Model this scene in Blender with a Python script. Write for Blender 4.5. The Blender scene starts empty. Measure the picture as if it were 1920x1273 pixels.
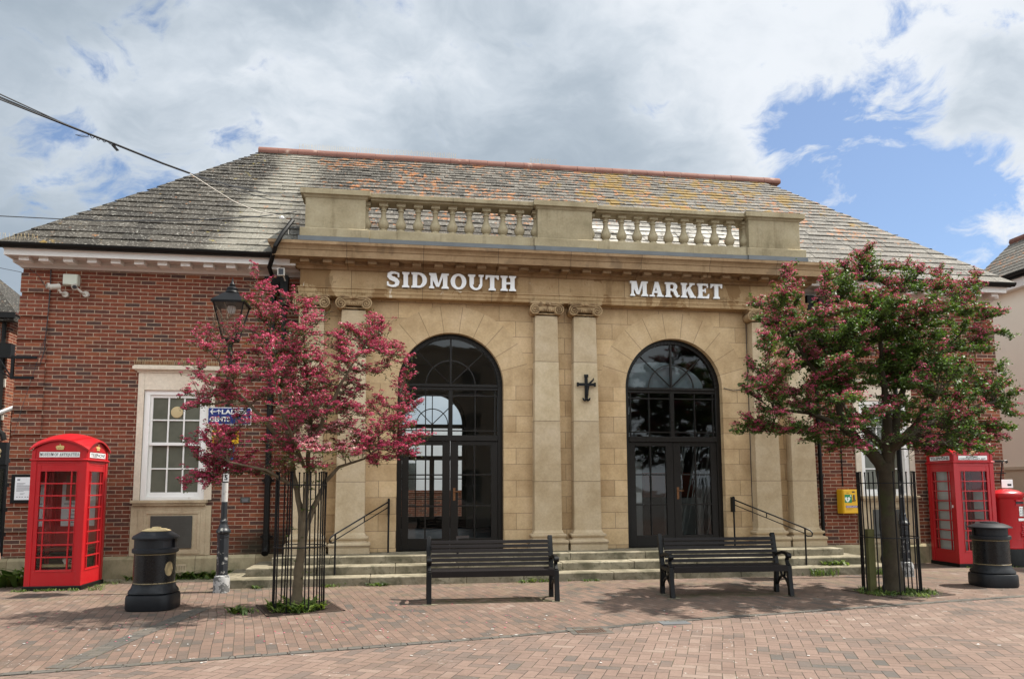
import bpy, bmesh, math, random
import numpy as np
from mathutils import Vector, Matrix
R = math.radians
rng = random.Random(7)
S = bpy.context.scene
COL = S.collection

# ------------------------------------------------------------------ camera
cam_d = bpy.data.cameras.new('camera'); cam = bpy.data.objects.new('camera', cam_d); COL.objects.link(cam)
S.camera = cam
cam_d.sensor_fit = 'HORIZONTAL'; cam_d.sensor_width = 36.0
cam_d.lens = 1400 / 1920 * 36.0
cam_d.shift_y = (764.6 - 636.5) / 1920
cam_d.clip_start = 0.1; cam_d.clip_end = 3000
YAW, PITCH, ROLL = .1478, .1051, -.0036
fw = Vector((math.sin(YAW) * math.cos(PITCH), math.cos(YAW) * math.cos(PITCH), math.sin(PITCH)))
r0 = Vector((math.cos(YAW), -math.sin(YAW), 0)); u0 = r0.cross(fw)
rt = math.cos(ROLL) * r0 + math.sin(ROLL) * u0; up = -math.sin(ROLL) * r0 + math.cos(ROLL) * u0
M = Matrix((rt, up, -fw)).transposed().to_4x4(); M.translation = (0, 0, 1.62)
cam.matrix_world = M

# ------------------------------------------------------------------ light
SUN_EL, SUN_AZ = 59.0, 1.5           # elevation; degrees in front of the facade plane (towards -y), from +x
sd = Vector((math.cos(R(SUN_EL)) * math.cos(R(SUN_AZ)), -math.cos(R(SUN_EL)) * math.sin(R(SUN_AZ)), math.sin(R(SUN_EL))))
sl = bpy.data.lights.new('sun', 'SUN'); sl.energy = 4.3; sl.angle = R(0.7); sl.color = (1.0, .95, .86)
so = bpy.data.objects.new('sun', sl); COL.objects.link(so)
so.rotation_euler = (-sd).to_track_quat('-Z', 'Y').to_euler()

S.view_settings.view_transform = 'Standard'; S.view_settings.look = 'None'
S.view_settings.exposure = 1.05; S.view_settings.gamma = 1.0; S.view_settings.use_curve_mapping = False

# ------------------------------------------------------------------ node helper
class NT:
    def __init__(s, name=None, tree=None):
        if tree is None:
            s.m = bpy.data.materials.new(name); s.m.use_nodes = True; s.t = s.m.node_tree
            s.b = next(n for n in s.t.nodes if n.type == 'BSDF_PRINCIPLED'); s.out = next(n for n in s.t.nodes if n.type == 'OUTPUT_MATERIAL')
        else:
            s.t = tree
        s._c = None
    def lk(s, sock, v):
        if isinstance(v, bpy.types.NodeSocket): s.t.links.new(v, sock)
        elif v is not None:
            try: sock.default_value = v
            except Exception:
                if isinstance(v, (int, float)): sock.default_value = (v, v, v)
                else: sock.default_value = tuple(v) + (1.0,)
    def n(s, typ, props=None, ins=None, out=0):
        nd = s.t.nodes.new(typ)
        for k, v in (props or {}).items(): setattr(nd, k, v)
        for k, v in (ins or {}).items(): s.lk(nd.inputs[k], v)
        return nd.outputs[out]
    def co(s):
        if s._c is None: s._c = s.n('ShaderNodeTexCoord', out=3)
        return s._c
    def ma(s, op, a, b=None, c=None, clamp=False):
        ins = {0: a}
        if b is not None: ins[1] = b
        if c is not None: ins[2] = c
        return s.n('ShaderNodeMath', {'operation': op, 'use_clamp': clamp}, ins)
    def sep(s, v): 
        nd = s.t.nodes.new('ShaderNodeSeparateXYZ'); s.lk(nd.inputs[0], v); return nd.outputs
    def comb(s, x=0.0, y=0.0, z=0.0): return s.n('ShaderNodeCombineXYZ', None, {0: x, 1: y, 2: z})
    def mapv(s, v, loc=(0, 0, 0), rot=(0, 0, 0), sc=(1, 1, 1)):
        return s.n('ShaderNodeMapping', None, {0: v, 1: loc, 2: rot, 3: sc})
    def noise(s, v, sc, det=4.0, ro=.55, di=0.0, out=0):
        return s.n('ShaderNodeTexNoise', None, {'Vector': v, 'Scale': sc, 'Detail': det, 'Roughness': ro, 'Distortion': di}, out)
    def vor(s, v, sc, feat='F1', out=0, rand=1.0): 
        return s.n('ShaderNodeTexVoronoi', {'feature': feat}, {'Vector': v, 'Scale': sc, 'Randomness': rand}, out)
    def wn(s, v): return s.n('ShaderNodeTexWhiteNoise', {'noise_dimensions': '3D'}, {'Vector': v})
    def ramp(s, f, stops, interp='LINEAR'):
        nd = s.t.nodes.new('ShaderNodeValToRGB'); cr = nd.color_ramp; cr.interpolation = interp
        while len(cr.elements) < len(stops): cr.elements.new(.5)
        for e, (p, c) in zip(cr.elements, stops):
            e.position = p; e.color = (c, c, c, 1) if isinstance(c, (int, float)) else tuple(c) + (1,)
        s.lk(nd.inputs[0], f); return nd.outputs[0]
    def ss(s, f, a, b):   # smoothstep map range
        return s.n('ShaderNodeMapRange', {'interpolation_type': 'SMOOTHSTEP'}, {0: f, 1: a, 2: b, 3: 0.0, 4: 1.0})
    def mix(s, f, a, b, mode='MIX'):
        nd = s.t.nodes.new('ShaderNodeMix'); nd.data_type = 'RGBA'; nd.blend_type = mode
        s.lk(nd.inputs[0], f); s.lk(nd.inputs[6], a); s.lk(nd.inputs[7], b); return nd.outputs[2]
    def attr(s, name): return s.n('ShaderNodeAttribute', {'attribute_name': name}, None, 2)
    def bump(s, h, st=.5, di=.01): return s.n('ShaderNodeBump', None, {'Strength': st, 'Distance': di, 'Height': h})
    def fin(s, col, rough=.8, nor=None, metal=0.0, spec=.4):
        s.lk(s.b.inputs['Base Color'], col); s.lk(s.b.inputs['Roughness'], rough); s.lk(s.b.inputs['Metallic'], metal)
        s.lk(s.b.inputs['Specular IOR Level'], spec)
        if nor is not None: s.lk(s.b.inputs['Normal'], nor)
        return s.m

# ------------------------------------------------------------------ world: broken cloud over a blue sky
W = bpy.data.worlds.new('World'); S.world = W; W.use_nodes = True
w = NT(tree=W.node_tree)
bg = next(n for n in W.node_tree.nodes if n.type == 'BACKGROUND')
sky = w.t.nodes.new('ShaderNodeTexSky'); sky.sky_type = 'NISHITA'; sky.sun_disc = False
sky.sun_elevation = R(SUN_EL); sky.sun_rotation = math.atan2(sd.x, sd.y); sky.air_density = 1.0; sky.dust_density = .6; sky.ozone_density = 2.0
dirv = w.n('ShaderNodeTexCoord', out=0)
dx, dy, dz = w.sep(dirv)
wv = w.n('ShaderNodeVectorMath', {'operation': 'ADD'}, {0: dirv, 1: w.n('ShaderNodeVectorMath', {'operation': 'SCALE'}, {0: w.noise(dirv, 3.0, 5.0, .55, 0, 1), 3: .16})})
pl = w.mapv(wv, (1.3, .7, .4), (R(12), R(-24), 0), (1.0, 1.0, 1.9))
n1 = w.noise(pl, 2.6, 10.0, .58, .25)
n3 = w.noise(w.mapv(pl, (3, 5, 2)), 8.5, 9.0, .62, .35)
n2 = w.noise(w.mapv(pl, (2.2, 4, 7)), 1.7, 6.0, .55, .2)
def lobe(d, lo):
    d = Vector(d).normalized()
    return w.ss(w.n('ShaderNodeVectorMath', {'operation': 'DOT_PRODUCT'}, {0: dirv, 1: tuple(d)}, 1), lo, 1.0)
hole = w.ma('ADD', w.ma('ADD', w.ma('MULTIPLY', lobe((.521, .786, .332), .983), .27), w.ma('MULTIPLY', lobe((.614, .749, .251), .986), .20)),
            w.ma('ADD', w.ma('MULTIPLY', lobe((-.28, .90, .334), .995), .21), w.ma('MULTIPLY', lobe((.538, .742, .401), .989), .21)))
dens = w.ma('SUBTRACT', w.ma('ADD', w.ma('MULTIPLY', n1, .9), w.ma('MULTIPLY', n3, 1.85)), hole)
cov = w.ma('MAXIMUM', w.ss(dens, .90, 1.27), .12)
shade = w.ss(w.ma('ADD', w.ma('MULTIPLY', n1, .30), w.ma('ADD', w.ma('MULTIPLY', n2, .55), w.ma('SUBTRACT', w.ma('MULTIPLY', n3, .15), w.ma('MULTIPLY', lobe((.78, .50, .45), .72), .15)))), .365, .60)
cl = w.ramp(shade, [(0, (7.0, 7.35, 7.8)), (.28, (5.3, 5.85, 6.45)), (.62, (3.95, 4.55, 5.2)), (1, (3.1, 3.7, 4.35))])
back = w.ss(w.ma('MULTIPLY', dy, -1.0), -.15, .5)           # unseen sky behind the camera, brightened as added fill light on the facade
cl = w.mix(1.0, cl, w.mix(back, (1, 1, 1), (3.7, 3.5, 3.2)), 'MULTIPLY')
blue = w.mix(1.0, sky.outputs[0], (1.0, 1.12, 1.25), 'MULTIPLY')
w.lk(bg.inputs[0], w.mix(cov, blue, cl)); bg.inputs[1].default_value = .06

# ------------------------------------------------------------------ mesh helper
class MB:
    def __init__(s): s.v = []; s.f = []
    def add(s, vs, fs):
        o = len(s.v); s.v += [tuple(p) for p in vs]; s.f += [tuple(i + o for i in q) for q in fs]; return s
    def box(s, x0, x1, y0, y1, z0, z1, M=None):
        vs = [(x, y, z) for z in (z0, z1) for y in (y0, y1) for x in (x0, x1)]
        if M is not None: vs = [M @ Vector(p) for p in vs]
        return s.add(vs, [(0, 2, 3, 1), (4, 5, 7, 6), (0, 1, 5, 4), (1, 3, 7, 5), (3, 2, 6, 7), (2, 0, 4, 6)])
    def prism(s, poly, fn, d0, d1):         # poly: list of (a,b); fn(a,b,d)->xyz
        n = len(poly)
        return s.add([fn(a, b, d0) for a, b in poly] + [fn(a, b, d1) for a, b in poly],
                     [tuple(range(n - 1, -1, -1)), tuple(range(n, 2 * n))] + [(i, (i + 1) % n, n + (i + 1) % n, n + i) for i in range(n)])
    def loft(s, rings, cap=True, close=True):
        n = len(rings[0]); o = []; fs = []
        for r in rings: o += list(r)
        for k in range(len(rings) - 1):
            for i in range(n if close else n - 1):
                j = (i + 1) % n; fs.append((k * n + i, k * n + j, (k + 1) * n + j, (k + 1) * n + i))
        if cap: fs += [tuple(range(n - 1, -1, -1)), tuple(range((len(rings) - 1) * n, len(rings) * n))]
        return s.add(o, fs)
    def tube(s, pts, rad, n=8, cap=True):
        pts = [Vector(p) for p in pts]; m = len(pts)
        if not isinstance(rad, (list, tuple)): rad = [rad] * m
        t = (pts[1] - pts[0]).normalized(); a = t.orthogonal().normalized(); rings = []
        for i in range(m):
            t2 = (pts[min(i + 1, m - 1)] - pts[max(i - 1, 0)])
            t2 = t2.normalized() if t2.length > 1e-9 else t
            a = (a - t2 * a.dot(t2)); a = a.normalized() if a.length > 1e-6 else t2.orthogonal().normalized()
            b = t2.cross(a); t = t2
            rings.append([pts[i] + (a * math.cos(q) + b * math.sin(q)) * rad[i] for q in [2 * math.pi * k / n for k in range(n)]])
        return s.loft(rings, cap)
    def lathe(s, prof, n=20, M=None, sq=None):   # prof [(r,z)]; sq: list of superellipse exponents
        rings = []
        for k, (r, z) in enumerate(prof):
            ring = []
            for i in range(n):
                q = 2 * math.pi * (i + .5) / n; c, d = math.cos(q), math.sin(q)
                if sq and sq[k] != 2:
                    e = 2 / sq[k]; c = math.copysign(abs(c) ** e, c); d = math.copysign(abs(d) ** e, d)
                p = Vector((r * c, r * d, z)); ring.append(M @ p if M is not None else p)
            rings.append(ring)
        return s.loft(rings)
    def mold(s, prof, x0, x1, yb, yback):   # prof [(out,z)] swept round left side, front, right side
        def path(o): return [(x0 - o, yback), (x0 - o, yb - o), (x1 + o, yb - o), (x1 + o, yback)]
        n = len(prof); vs = []
        for k in range(4):
            for o, z in prof:
                x, y = path(o)[k]; vs.append((x, y, z))
        fs = [(k * n + i, (k + 1) * n + i, (k + 1) * n + (i + 1) % n, k * n + (i + 1) % n) for k in range(3) for i in range(n)]
        fs += [tuple(range(n)), tuple(range(4 * n - 1, 3 * n - 1, -1))]
        return s.add(vs, fs)
    def sphere(s, c, r, n=8, m=6, M=None):
        c = Vector(c); rr = r if isinstance(r, (tuple, list)) else (r, r, r)
        rings = []
        for k in range(m + 1):
            a = math.pi * k / m - math.pi / 2; q = max(math.cos(a), .02)
            rings.append([c + Vector((rr[0] * q * math.cos(2 * math.pi * i / n), rr[1] * q * math.sin(2 * math.pi * i / n), rr[2] * math.sin(a))) for i in range(n)])
        return s.loft(rings)
    def build(s, name, mat, parent=None, smooth=35, bevel=0.0, loc=None, recalc=True, world=True):
        me = bpy.data.meshes.new(name); me.from_pydata(s.v, [], s.f); me.update()
        if recalc:
            bm = bmesh.new(); bm.from_mesh(me); bmesh.ops.recalc_face_normals(bm, faces=bm.faces); bm.to_mesh(me); bm.free()
        return link(name, me, mat, parent, smooth, bevel, world)

def link(name, me, mat, parent=None, smooth=35, bevel=0.0, world=True):
    me.materials.append(mat)
    if smooth:
        me.polygons.foreach_set('use_smooth', [True] * len(me.polygons)); me.set_sharp_from_angle(angle=R(smooth))
    o = bpy.data.objects.new(name, me); COL.objects.link(o)
    if bevel:
        b = o.modifiers.new('bevel', 'BEVEL'); b.width = bevel; b.segments = 2; b.limit_method = 'ANGLE'; b.angle_limit = R(40)
    if parent is not None:
        o.parent = parent
        if world and parent.type == 'EMPTY': o.location = -Vector(parent.location)
    return o
def tag(o, label=None, cat=None, group=None, kind=None):
    if label: o['label'] = label
    if cat: o['category'] = cat
    if group: o['group'] = group
    if kind: o['kind'] = kind
    return o
def thing(name, loc, label, cat, group=None, rz=0.0):
    o = bpy.data.objects.new(name, None); COL.objects.link(o); o.location = loc; o.rotation_euler = (0, 0, rz); o.empty_display_size = .1
    return tag(o, label, cat, group)
def dup(o, parent=None):                 # a copy of a thing or part with copies of everything below it
    c = o.copy(); COL.objects.link(c)
    if parent is not None: c.parent = parent
    for ch in list(o.children): dup(ch, c)
    return c
def XZ(y0=0.0): return lambda a, b, d: (a, y0 + d, b)
def arc(cx, cz, r, a0, a1, n): return [(cx + r * math.cos(R(a0 + (a1 - a0) * i / n)), cz + r * math.sin(R(a0 + (a1 - a0) * i / n))) for i in range(n + 1)]

# ------------------------------------------------------------------ lettering (slab serif drawn as strokes) and plain text
def glyph(ch, w=.27, sf=.11, th=.13):
    """primitives: quads/polys in a box of height 1; returns (polys, width)"""
    P = []
    def rect(a, b, c, d): P.append([(a, b), (c, b), (c, d), (a, d)])
    def stem(x, y0=0, y1=1, serif=(1, 1), ww=None, e=.09):
        ww = ww or w; rect(x, y0, x + ww, y1)
        if serif[0]: P.append([(x - e, y0), (x + ww + e, y0), (x + ww + e, y0 + sf * .8), (x + ww, y0 + sf * 1.5), (x, y0 + sf * 1.5), (x - e, y0 + sf * .8)])
        if serif[1]: P.append([(x - e, y1), (x - e, y1 - sf * .8), (x, y1 - sf * 1.5), (x + ww, y1 - sf * 1.5), (x + ww + e, y1 - sf * .8), (x + ww + e, y1)])
    def ring(cx, cy, ro, so_, ri, si, a0, a1, n=16):
        for i in range(n):
            p, q = R(a0 + (a1 - a0) * i / n), R(a0 + (a1 - a0) * (i + 1) / n)
            P.append([(cx + ro * math.cos(p), cy + so_ * math.sin(p)), (cx + ro * math.cos(q), cy + so_ * math.sin(q)), (cx + ri * math.cos(q), cy + si * math.sin(q)), (cx + ri * math.cos(p), cy + si * math.sin(p))])
    def stroke(pts, ws):
        pts = [Vector(p) for p in pts]; L = []; Rr = []
        for i, p in enumerate(pts):
            t = (pts[min(i + 1, len(pts) - 1)] - pts[max(i - 1, 0)]).normalized(); nrm = Vector((-t.y, t.x)) * ws[i] / 2
            L.append(p + nrm); Rr.append(p - nrm)
        for i in range(len(pts) - 1): P.append([tuple(L[i]), tuple(L[i + 1]), tuple(Rr[i + 1]), tuple(Rr[i])])
    def para(x0, x1, ww, y0=0, y1=1): P.append([(x0, y0), (x0 + ww, y0), (x1 + ww, y1), (x1, y1)])
    e = .09; W_ = 1.0
    if ch == 'I': stem(e); W_ = w + 2 * e
    elif ch == 'H': stem(e); stem(e + w + .26); rect(e + w - .01, .44, e + w + .27, .44 + th); W_ = 2 * w + .26 + 2 * e
    elif ch == 'T':
        rect(0, 1 - th, .84, 1); stem(.42 - w / 2, 0, 1, (1, 0)); P.append([(0, 1), (0, .72), (.1, .74), (.17, 1 - th)]); P.append([(.84, 1), (.67, 1 - th), (.74, .74), (.84, .72)]); W_ = .84
    elif ch in 'EFL':
        stem(e, 0, 1, (1, 1)); W_ = .82
        if ch in 'EF': rect(e, 1 - th, .76, 1); P.append([(.76, 1), (.64, 1 - th), (.7, .73), (.76, .72)]); rect(e + w - .01, .46, .55, .46 + th); rect(.52, .38, .6, .68)
        if ch in 'EL': rect(e, 0, .8, th); P.append([(.8, 0), (.84, .3), (.76, .29), (.66, th)])
    elif ch == 'D': stem(e, 0, 1, (1, 1)); ring(.44, .5, .52, .5, .52 - w, .5 - th, -90, 90); rect(e, 0, .45, th); rect(e, 1 - th, .45, 1); W_ = .98
    elif ch in 'OQ':
        ring(.49, .5, .49, .52, .49 - w, .52 - th, 0, 360, 28); W_ = .98
        if ch == 'Q': stroke([(.5, .15), (.7, -.05), (.95, -.14)], [.14, .16, .1])
    elif ch in 'CG':
        ring(.49, .5, .49, .52, .49 - w, .52 - th, 42, 318, 24); rect(.78, .66, .87, .98); W_ = .92
        if ch == 'G': rect(.62, .05, .86, .48)
    elif ch == 'U':
        rect(e, .36, e + w, 1); rect(.74, .36, .74 + w * .55, 1); ring((e + .74 + w * .55) / 2, .36, (.74 + w * .55 - e) / 2, .38, (.74 - e - w) / 2, .38 - th, 180, 360)
        for a, ww in ((e, w), (.74, w * .55)): P.append([(a - e, 1), (a - e, 1 - sf * .8), (a, 1 - sf * 1.5), (a + ww, 1 - sf * 1.5), (a + ww + e, 1 - sf * .8), (a + ww + e, 1)])
        W_ = .74 + w * .55 + e
    elif ch == 'M':
        n_ = w * .55
        stem(e, 0, 1, (1, 0), n_); stem(.86, 0, 1, (1, 0)); P.append([(0, 1), (e + n_ + .2, 1), (.62, .1), (.46, .1), (.1, .82), (0, 1 - sf)]); P.append([(.62, .1), (.5, .1), (.78, 1), (.86 + w + e, 1), (.86 + w + e, 1 - sf), (.9, .9)]); W_ = .86 + w + e
    elif ch == 'N':
        n_ = w * .55
        stem(e, 0, 1, (1, 0), n_); stem(.78, 0, 1, (0, 1), n_); P.append([(0, 1), (.3, 1), (.78 + n_, 0), (.78 - .1, 0), (e, .86), (0, 1 - sf)]); W_ = .78 + n_ + e
    elif ch == 'A':
        para(.12, .4, w * .5); P.append([(.62, 0), (.62 + w * 1.05, 0), (.42 + w * .72, 1), (.36, 1)]); rect(.25, .26, .7, .26 + th)
        rect(0, 0, .36, sf); rect(.52, 0, .68 + w * 1.05, sf); W_ = .68 + w * 1.05
    elif ch in 'RPB':
        stem(e, 0, 1, (1, 1)); rect(e, 1 - th, .52, 1); rect(e, .44, .52, .44 + th); ring(.5, .72, .36, .28, .36 - w * .95, .28 - th, -90, 90, 12); W_ = .88
        if ch == 'R': stroke([(.48, .5), (.68, .42), (.76, .2), (.86, .06), (1.0, .12)], [.16, w * .9, w * .95, .16, .08]); W_ = 1.0
        if ch == 'B': rect(e, 0, .52, th); ring(.5, .28, .4, .28, .4 - w * .95, .28 - th, -90, 90, 12); W_ = .92
    elif ch == 'K':
        stem(e, 0, 1, (1, 1)); stroke([(e + w * .9, .42), (.8, .95)], [.13, .13]); P.append([(.4, .56), (.62, .74), (.98, .05), (.98, 0), (.66, 0)]); rect(.6, 1 - sf, .98, 1); rect(.62, 0, 1.04, sf); W_ = 1.04
    elif ch == 'Y': stem(.46 - w / 2, 0, .5, (1, 0)); P.append([(.06, 1), (.34, 1), (.46 + w / 2, .45), (.46 - w / 2, .45)]); P.append([(.7, 1), (.84, 1), (.46 + w / 2, .42), (.46, .42)]); rect(0, 1 - sf, .4, 1); rect(.6, 1 - sf, .92, 1); W_ = .92
    elif ch == 'S':
        pts = [(.74, .80), (.68, .90), (.52, .94), (.32, .93), (.19, .84), (.17, .71), (.26, .60), (.42, .53), (.58, .45), (.67, .33), (.64, .18), (.52, .08), (.35, .06), (.18, .10), (.08, .22)]
        k = w / .27; stroke(pts, [.10, .12, .13, .18 * k, .25 * k, .27 * k, .28 * k, .29 * k, .28 * k, .27 * k, .24 * k, .17 * k, .13, .12, .10]); rect(.68, .66, .78, .92); rect(.04, .08, .13, .34); W_ = .84
    else: W_ = .4
    return P, W_
def word_polys(txt, w=.27, gap=.12, sf=.11, th=.13):
    x = 0; out = []
    for ch in txt:
        P, W_ = glyph(ch, w, sf, th); out.append([[(a + x, b) for a, b in q] for q in P]); x += W_ + gap
    return out, x - gap
def slab_word(mb, txt, x0, x1, z0, z1, y, depth, fn=None, w=.17, sf=.07, th=.09):
    gl, L = word_polys(txt, w, .13, sf, th); fn = fn or (lambda a, b, d: (a, d, b)); k = 0
    for g in gl:
        for q in g:
            d = depth + .00035 * (k % 7); k += 1
            mb.prism([(x0 + a / L * (x1 - x0), z0 + b * (z1 - z0)) for a, b in q], fn, y - d, y)
def plain_text(mb, txt, x0, x1, z0, z1, fn, bold=0.0):
    cu = bpy.data.curves.new('txt', 'FONT'); cu.body = txt; cu.offset = bold; cu.resolution_u = 3
    o = bpy.data.objects.new('txt', cu); COL.objects.link(o); bpy.context.view_layer.update()
    me = bpy.data.meshes.new_from_object(o.evaluated_get(bpy.context.evaluated_depsgraph_get()))
    V = [v.co.copy() for v in me.vertices]; F = [tuple(p.vertices) for p in me.polygons]
    bpy.data.objects.remove(o); bpy.data.curves.remove(cu); bpy.data.meshes.remove(me)
    if not V: return
    ax, bx = min(v.x for v in V), max(v.x for v in V); az, bz = min(v.y for v in V), max(v.y for v in V)
    mb.add([fn(x0 + (v.x - ax) / (bx - ax) * (x1 - x0), z0 + (v.y - az) / (bz - az) * (z1 - z0)) for v in V], F)
# ------------------------------------------------------------------ materials
def m_plain(name, col, rough=.6, metal=0.0, var=.12, sc=6.0, bump=0.0, spec=.4, bsc=60, dirt=None, dsc=3.0, dth=(.58, .7)):
    n = NT(name); c = n.co()
    a = tuple(x * (1 - var) for x in col); b = tuple(min(1, x * (1 + var)) for x in col)
    k = n.mix(n.noise(c, sc, 5), a, b)
    if dirt: k = n.mix(n.ma('MULTIPLY', n.ss(n.noise(c, dsc, 6, .65), dth[0], dth[1]), .8), k, dirt)
    nor = n.bump(n.noise(c, bsc, 4), bump, .004) if bump else None
    return n.fin(k, n.ma('ADD', n.ma('MULTIPLY', n.noise(c, sc * 3, 3), .2), rough - .1), nor, metal, spec)

def m_brick(name, tone=1.0, side=False):
    n = NT(name); c = n.co(); x, y, z = n.sep(c)
    wob = n.noise(c, 2.0, 2); u = n.ma('ADD', x, y)
    v = n.comb(u, n.ma('ADD', z, n.ma('MULTIPLY', wob, .012)), 0.0)
    nd = n.t.nodes.new('ShaderNodeTexBrick'); nd.offset = .5
    for k, q in (('Vector', v), ('Color1', (0, 0, 0, 1)), ('Color2', (1, 1, 1, 1)), ('Mortar', (0, 0, 0, 1)), ('Scale', 1.0), ('Mortar Size', .0068), ('Mortar Smooth', .2), ('Bias', 0.0), ('Brick Width', .262), ('Row Height', .0722)):
        n.lk(nd.inputs[k], q)
    t = tone * .97
    col = n.ramp(nd.outputs[0], [(0, (.075 * t, .045 * t, .038 * t)), (.10, (.095 * t, .045 * t, .035 * t)), (.18, (.130 * t, .044 * t, .029 * t)), (.55, (.172 * t, .048 * t, .028 * t)), (.85, (.205 * t, .058 * t, .032 * t)), (1, (.25 * t, .085 * t, .042 * t))])
    col = n.mix(1.0, col, n.ramp(n.noise(c, 28, 6, .65), [(.25, .62), (.75, 1.25)]), 'MULTIPLY')
    col = n.mix(n.ma('MULTIPLY', n.ss(n.noise(c, 1.1, 5, .6), .50, .72), .55), col, n.mix(1.0, col, (.62, .58, .55), 'MULTIPLY'))
    mort = n.ramp(n.noise(c, 9, 4), [(.3, (.27, .19, .135)), (.7, (.44, .33, .24))])
    col = n.mix(nd.outputs[1], col, mort)
    # damp green-black stain low down by the downpipe, soot and salt bloom
    low = n.ma('MULTIPLY', n.ss(n.ma('ADD', n.ma('SUBTRACT', 1.25, z), n.ma('MULTIPLY', n.noise(c, 3, 5), .8)), .62, 1.1), n.ss(n.ma('ABSOLUTE', n.ma('ADD', x, 2.35)), 1.0, .35))
    col = n.mix(n.ma('MULTIPLY', low, .85), col, (.020, .020, .012))
    bloom = n.ma('MULTIPLY', n.ss(n.noise(n.mapv(c, sc=(1, 1, 2.5)), 2.4, 6, .7), .66, .8), .4)
    col = n.mix(bloom, col, (.42, .34, .28))
    h = n.ma('ADD', n.ma('MULTIPLY', nd.outputs[1], -1.0), n.ma('MULTIPLY', n.noise(c, 45, 5, .7), .45))
    return n.fin(col, .9, n.bump(h, .8, .008), spec=.2)

def m_stone(name, cols, blk=None, joint=(.11, .07, .04), stains=None, z0=0.0, arch=False, streak=0.0, hblk=None, bumpd=.003):
    n = NT(name); c = n.co(); x, y, z = n.sep(c)
    f = n.noise(c, 2.2, 6, .6); col = n.ramp(f, [(.3, cols[0]), (.5, cols[1]), (.7, cols[2])])
    h = n.ma('MULTIPLY', n.noise(c, 70, 5, .7), .25)
    if blk:
        v = n.comb(n.ma('ADD', x, hblk or 0.0), n.ma('SUBTRACT', z, z0), 0.0)
        nd = n.t.nodes.new('ShaderNodeTexBrick'); nd.offset = .5
        for k, q in (('Vector', v), ('Color1', (0, 0, 0, 1)), ('Color2', (1, 1, 1, 1)), ('Mortar', (.5, .5, .5, 1)), ('Scale', 1.0), ('Mortar Size', .0062), ('Mortar Smooth', .4), ('Bias', 0.0), ('Brick Width', blk[0]), ('Row Height', blk[1])):
            n.lk(nd.inputs[k], q)
        fac = nd.outputs[1]; rnd = nd.outputs[0]
        if arch:      # voussoirs fanning out round the two arches
            xm = n.ma('SUBTRACT', n.ma('ABSOLUTE', n.ma('SUBTRACT', x, 3.2275)), 2.2725); zm = n.ma('SUBTRACT', z, 3.60)
            rr = n.ma('SQRT', n.ma('ADD', n.ma('MULTIPLY', xm, xm), n.ma('MULTIPLY', zm, zm)))
            an = n.ma('MULTIPLY', n.ma('ARCTAN2', zm, xm), 11 / math.pi)
            fr = n.ma('ABSOLUTE', n.ma('SUBTRACT', n.ma('FRACT', an), .5))
            dj = n.ma('MULTIPLY', n.ma('SUBTRACT', .5, fr), n.ma('MULTIPLY', rr, math.pi / 11))
            rad = n.ss(dj, .0085, .003)
            lim = n.ma('ADD', 1.56, n.ma('MULTIPLY', n.ma('FLOOR', an), 0.0))
            ins = n.ma('MULTIPLY', n.ma('LESS_THAN', rr, lim), n.ma('GREATER_THAN', zm, 0.0))
            edge = n.ma('MULTIPLY', n.ss(n.ma('ABSOLUTE', n.ma('SUBTRACT', rr, lim)), .007, .002), n.ma('GREATER_THAN', zm, 0.0))
            fac = n.mix(ins, n.ma('MULTIPLY', fac, .8), n.ma('MULTIPLY', rad, .7))
            rnd = n.mix(ins, rnd, n.ma('ADD', .35, n.ma('MULTIPLY', .3, n.wn(n.comb(n.ma('FLOOR', an), 3.0, n.ma('SIGN', n.ma('SUBTRACT', x, 3.2)))))))
        col = n.mix(.55, col, n.mix(1.0, col, n.ramp(rnd, [(0, (.70, .62, .54)), (.5, (1, 1, 1)), (1, (1.2, 1.17, 1.12))]), 'MULTIPLY'))
        col = n.mix(n.ma('MULTIPLY', fac, .85), col, joint)
        h = n.ma('SUBTRACT', h, n.ma('MULTIPLY', fac, 1.3))
    col = n.mix(1.0, col, n.ramp(n.noise(c, 24, 6, .7), [(.25, .84), (.75, 1.12)]), 'MULTIPLY')
    if streak:    # run-off streaks
        s = n.ss(n.noise(n.mapv(c, sc=(1, 1, .10)), 5.0, 6, .65), .52, .72)
        col = n.mix(n.ma('MULTIPLY', s, streak), col, n.mix(1.0, col, (.40, .34, .28), 'MULTIPLY'))
    for (sc, lo, hi, am, sco, stretch) in (stains or []):
        s = n.ss(n.noise(n.mapv(c, sc=stretch), sc, 7, .62, .6), lo, hi)
        col = n.mix(n.ma('MULTIPLY', s, am), col, sco)
    return n.fin(col, .88, n.bump(h, .6, bumpd), spec=.25)

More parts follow.
